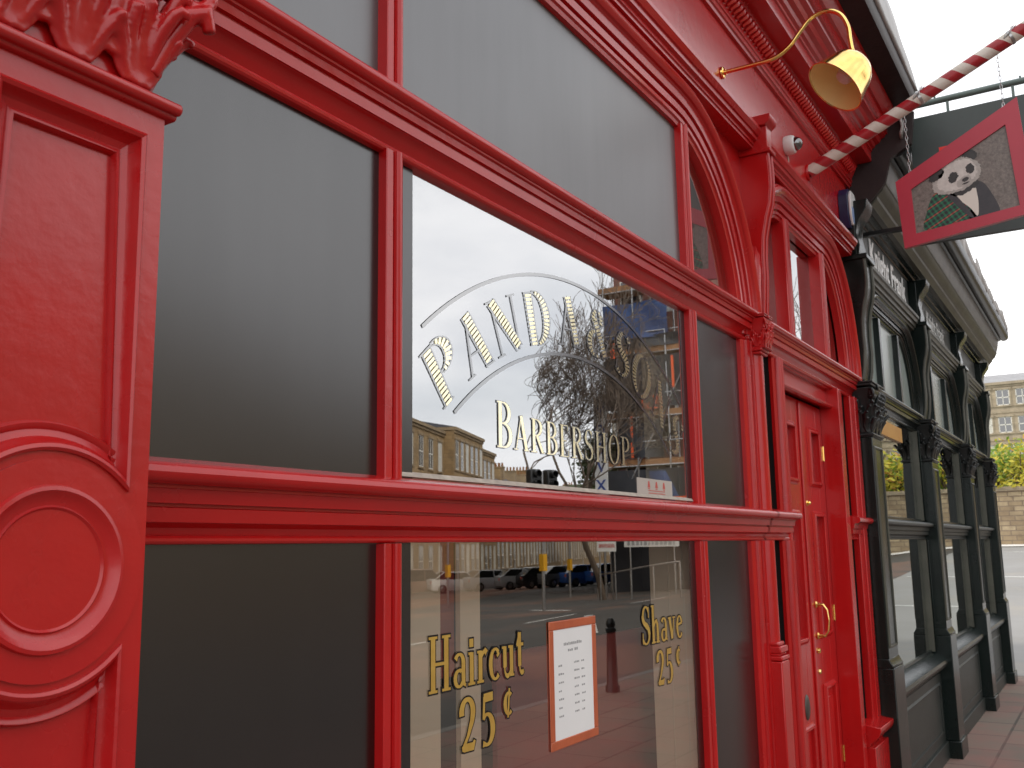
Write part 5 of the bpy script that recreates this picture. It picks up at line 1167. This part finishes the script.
tree((24.5, -3.9, hgt(24.5, -3.9)), 9.0, 21, 'slim bare tree by the kerb of the side street', trunk=.10, levels=5, thin=.008)

# scaffolded building, front faces the side street crossing (-x)
SX = 45.0
SB = thing('scaffolded_building', (SX+1.6, -20, -1), 'tall dark brick building wrapped in scaffolding at the street corner', 'building')
b = B(); b.box(SX+1.6, SX+14, -19.4, -13.9, -2, 22); b.build('wall', BRICK, SB)
for f in range(6):
    for k in range(3):
        z0 = .4+f*3.3; y0 = -19.0+k*1.7
        b = B(); b.box(SX+1.56, SX+1.598, y0, y0+1.2, z0, z0+2.0); fr = b.build('window', WINW, SB); b = B(); b.box(SX+1.54, SX+1.558, y0+.08, y0+1.12, z0+.08, z0+1.92); b.build('pane', WGL, fr)
SCF = thing('scaffold', (SX, -16, -1), 'steel scaffolding with plank decks and blue sheets in front of the brick building', 'scaffolding')
b = B()
for y in (-19.3, -17.6, -15.9, -14.2):
    for x in (SX, SX+1.2): b.tube([(x, y, -1.2), (x, y, 17.6)], .045, 6)
for z in (2.3, 3.6, 5.5, 6.7, 7.95, 9.1, 11.2, 12.3, 14.6, 16):
    for x in (SX,): b.tube([(x, -19.6, z), (x, -13.9, z)], .04, 6)
for k in range(3): b.tube([(SX-.05, -19.3+1.7*k, 2.4+3.1*k), (SX-.05, -17.6+1.7*k, 5.5+3.1*k)], .035, 6)
b.build('poles', STEEL, SCF)
for z in (2.4, 5.5, 7.95, 11.2, 14.6):
    b = B(); b.box(SX, SX+1.25, -19.6, -13.9, z, z+.32); b.build('plank_deck', PLANK, SCF)
for (ya, yb_, za, zb_, mt) in ((-19.3, -15.7, 12.0, 13.9, NETB), (-18.6, -16.2, 5.9, 7.8, DKSH), (-19.3, -14, 8.4, 11.0, DKSH), (-19.3, -14, -1, 5.3, DKSH), (-17, -14, 3.0, 5.2, NETB), (-19.3, -14, 11.5, 12.1, DKSH)):
    b = B(); b.grid(lambda u, v: (SX-.06+.10*sin(u*9+v*4), ya+(yb_-ya)*u, za+(zb_-za)*v), 14, 6); b.build('sheeting', mt, SCF)
b = B()
for (y, z0, z1, w) in ((-18.9, 11.1, 11.9, .25), (-17.3, 8.3, 9.0, 1.1), (-17.9, 5.9, 8.0, .12), (-16.0, 3.2, 3.9, 1.6), (-15.6, 9.3, 10.9, .12)): b.box(SX-.14, SX-.10, y, y+w, z0, z1)
b.build('orange_netting', ORNG, SCF)
# vertical banner on a lamp column
BN = thing('vertical_banner', (33.7, -14.4, 0), 'tall white vertical banner with blue letters hung in front of the scaffold', 'banner')
bx, by = 37.1, -15.8
b = B(); b.box(bx-.03, bx+.03, by-.30, by+.30, 2.0, 7.85); sh = b.build('cloth', WHITE, BN)
MT = Matrix.Rotation(radians(-90), 4, 'Z')
for i, ch in enumerate('OJXVCOY'):
    q = text_mesh(ch, .66, BLUET, 'banner_letter', sh, Matrix.Translation((bx-.04, by+.22, 2.30+i*.78)) @ MT @ RX, ext=.004)
b = B(); b.tube([(bx+.1, by, hgt(bx, by)-.2), (bx+.1, by, 8.1)], .06, 8); b.build('pole', STEEL, BN)
# traffic lights
def tlight(loc, label):
    o = thing('traffic_light', loc, label, 'traffic light', 'traffic lights across the road', radians(20))
    def bd(b, n, m, **k): q = b.build(n, m, None, **k); q.parent = o; return q
    b = B(); b.tube([(0, 0, -.2), (0, 0, 4.3)], .055, 10); bd(b, 'post', STEEL)
    for sx in (-.34, .34):
        b = B(); b.box(sx-.20, sx+.20, -.14, .14, 3.45, 4.35); bd(b, 'lamp_box', BLKP, bevel=.04)
        b = B()
        for z in (3.6, 3.9, 4.2): b.lathe([(.12, 0), (.12, .14), (.11, .14)], (sx, .14, z), (0, 1, 0), 12)
        bd(b, 'visor', BLKP)
    b = B(); b.box(-.075, .075, -.10, .10, 1.2, 1.72); bd(b, 'push_button_box', YEL)
    return o
for (x, y, lab) in ((33.9, -21.5, 'traffic light on a steel post left of the parked white car'), (26.7, -12.8, 'traffic light on a steel post right of the black cars'), (40.3, -19.2, 'traffic light on a steel post beside the blue car')):
    tlight((x, y, hgt(x, y)-.05), lab)
# site board signs and railing
def board(name, loc, w, h, z, lab, mat, marks, rz=radians(-100), double=True):
    o = thing(name, loc, lab, 'sign', None, rz)
    def bd(b, n, m, **k): q = b.build(n, m, None, **k); q.parent = o; return q
    b = B(); b.box(-w/2, w/2, -.02, .02, z, z+h); bd(b, 'panel', mat)
    b = B()
    for x in (-w*.4, w*.4): b.tube([(x, .04, -.2), (x, .04, z+h)], .03, 6)
    bd(b, 'post', STEEL)
    b = B(); rnd = random.Random(w)
    for r in range(marks[1]):
        x = -w*.42
        while x < w*.40:
            q = rnd.uniform(.05, .12)*w*.5; b.box(x, x+q, -.026, -.021, z+h*(.14+.8*r/marks[1]), z+h*(.14+.8*r/marks[1]+.42/marks[1])); x += q+.03*w
    bd(b, 'print', marks[0], smooth=False)
    return o
board('site_board', (31.5, -11.2, hgt(31.5, -11.2)), 1.9, .42, 1.62, 'long white notice board under the scaffolding', WHITE, (GREYT, 1))
board('site_board', (33.5, -13.9, hgt(33.5, -13.9)), .75, 1.0, 1.75, 'small red and white notice board beside the long white one', WHITE, (REDT, 3))
RL = thing('guard_railing', (30, -12, 0), 'low steel guard railing along the kerb across the road', 'railing')
b = B()
ra, rb = Vector((26.5, -8.2, 0)), Vector((36, -15.6, 0))
for z in (.95,): b.tube([(ra.lerp(rb, i/12).x, ra.lerp(rb, i/12).y, hgt(ra.lerp(rb, i/12).x, ra.lerp(rb, i/12).y)+z) for i in range(13)], .03, 6)
for i in range(5):
    p = ra.lerp(rb, i/4); g = hgt(p.x, p.y); b.tube([(p.x, p.y, g-.06), (p.x, p.y, g+.95)], .028, 5)
b.build('rails', STEEL, RL)
BO = thing('bollard', (9.85, -2.32, 0), 'black cast iron bollard on the pavement edge opposite the window', 'bollard')
b = B(); b.lathe([(0, 1.0), (.03, .995), (.05, .96), (.055, .93), (.045, .90), (.06, .89), (.06, .86), (.05, .84), (.065, .3), (.08, .28), (.08, .1), (.10, .08), (.10, -.05)], (9.85, -2.32, -.22), (0, 0, 1), 20); b.build('post', BLKP, BO)
# far skyline of the town so that the street does not end in nothing
# =================================================================== WORLD, SUN, CAMERA
w = bpy.data.worlds.new('World'); sc.world = w; w.use_nodes = True; nt = w.node_tree; nt.nodes.clear(); L = nt.links.new
out = nt.nodes.new('ShaderNodeOutputWorld'); bg = N(nt, 'ShaderNodeBackground', Strength=.14); L(bg.outputs[0], out.inputs[0])
sky = nt.nodes.new('ShaderNodeTexSky'); sky.sky_type = 'NISHITA'; sky.sun_disc = False
sun_az = atan2(-.45, .89); sky.sun_elevation = radians(42); sky.sun_rotation = sun_az; sky.air_density = 1.2; sky.dust_density = 2.5
tc = nt.nodes.new('ShaderNodeTexCoord'); mp_ = N(nt, 'ShaderNodeMapping'); mp_.inputs['Scale'].default_value = (1, 1, 2.2); L(tc.outputs['Generated'], mp_.inputs[0])
n1 = N(nt, 'ShaderNodeTexNoise', Scale=2.4, Detail=7.0, Roughness=.52); L(mp_.outputs[0], n1.inputs['Vector'])
r1 = ramp(nt, n1.outputs[0], [(.28, (0, 0, 0)), (.58, (1, 1, 1))])
n2 = N(nt, 'ShaderNodeTexNoise', Scale=3.6, Detail=6.0); L(mp_.outputs[0], n2.inputs['Vector'])
cc = ramp(nt, n2.outputs[0], [(.30, (9.3, 9.5, 10.0)), (.66, (13.6, 13.4, 13.2))])
mx = N(nt, 'ShaderNodeMix', data_type='RGBA'); mr = N(nt, 'ShaderNodeMapRange'); mr.inputs['To Min'].default_value = .55; mr.inputs['To Max'].default_value = 1
L(r1.outputs[0], mr.inputs[0]); L(mr.outputs[0], mx.inputs[0]); L(sky.outputs[0], mx.inputs[6]); L(cc.outputs[0], mx.inputs[7]); L(mx.outputs[2], bg.inputs[0])
sd = bpy.data.lights.new('sun', 'SUN'); sd.energy = 2.4; sd.angle = radians(3); sd.color = (1, .94, .84)
so_ = bpy.data.objects.new('sun', sd); COL.objects.link(so_)
el = radians(42); S_ = Vector((sin(sun_az)*cos(el), cos(sun_az)*cos(el), sin(el))); so_.rotation_euler = S_.to_track_quat('Z', 'Y').to_euler(); so_.location = (0, 10, 20)
cam = bpy.data.cameras.new('camera'); co = bpy.data.objects.new('camera', cam); COL.objects.link(co)
cam.sensor_width = 36; cam.lens = 973/1024*36; cam.clip_start = .05; cam.clip_end = 1500
Mx = Matrix(((0.52333016, -0.01589137*0+0, 0, 0),)*4)
r = Vector((0.52333016, -0.85198181, -0.01589137)); dwn = Vector((0.13321131, 0.10021636, -0.98600782)); fw = Vector((0.8416533, 0.51389073, 0.16593986))
M = Matrix((( r.x, -dwn.x, -fw.x, 0), (r.y, -dwn.y, -fw.y, 0), (r.z, -dwn.z, -fw.z, 1.55), (0, 0, 0, 1)))
co.matrix_world = M
cam.dof.use_dof = True; cam.dof.focus_distance = 2.4; cam.dof.aperture_fstop = 13
sc.camera = co
sc.view_settings.view_transform = 'Standard'; sc.view_settings.look = 'None'; sc.view_settings.exposure = 0; sc.view_settings.gamma = 1
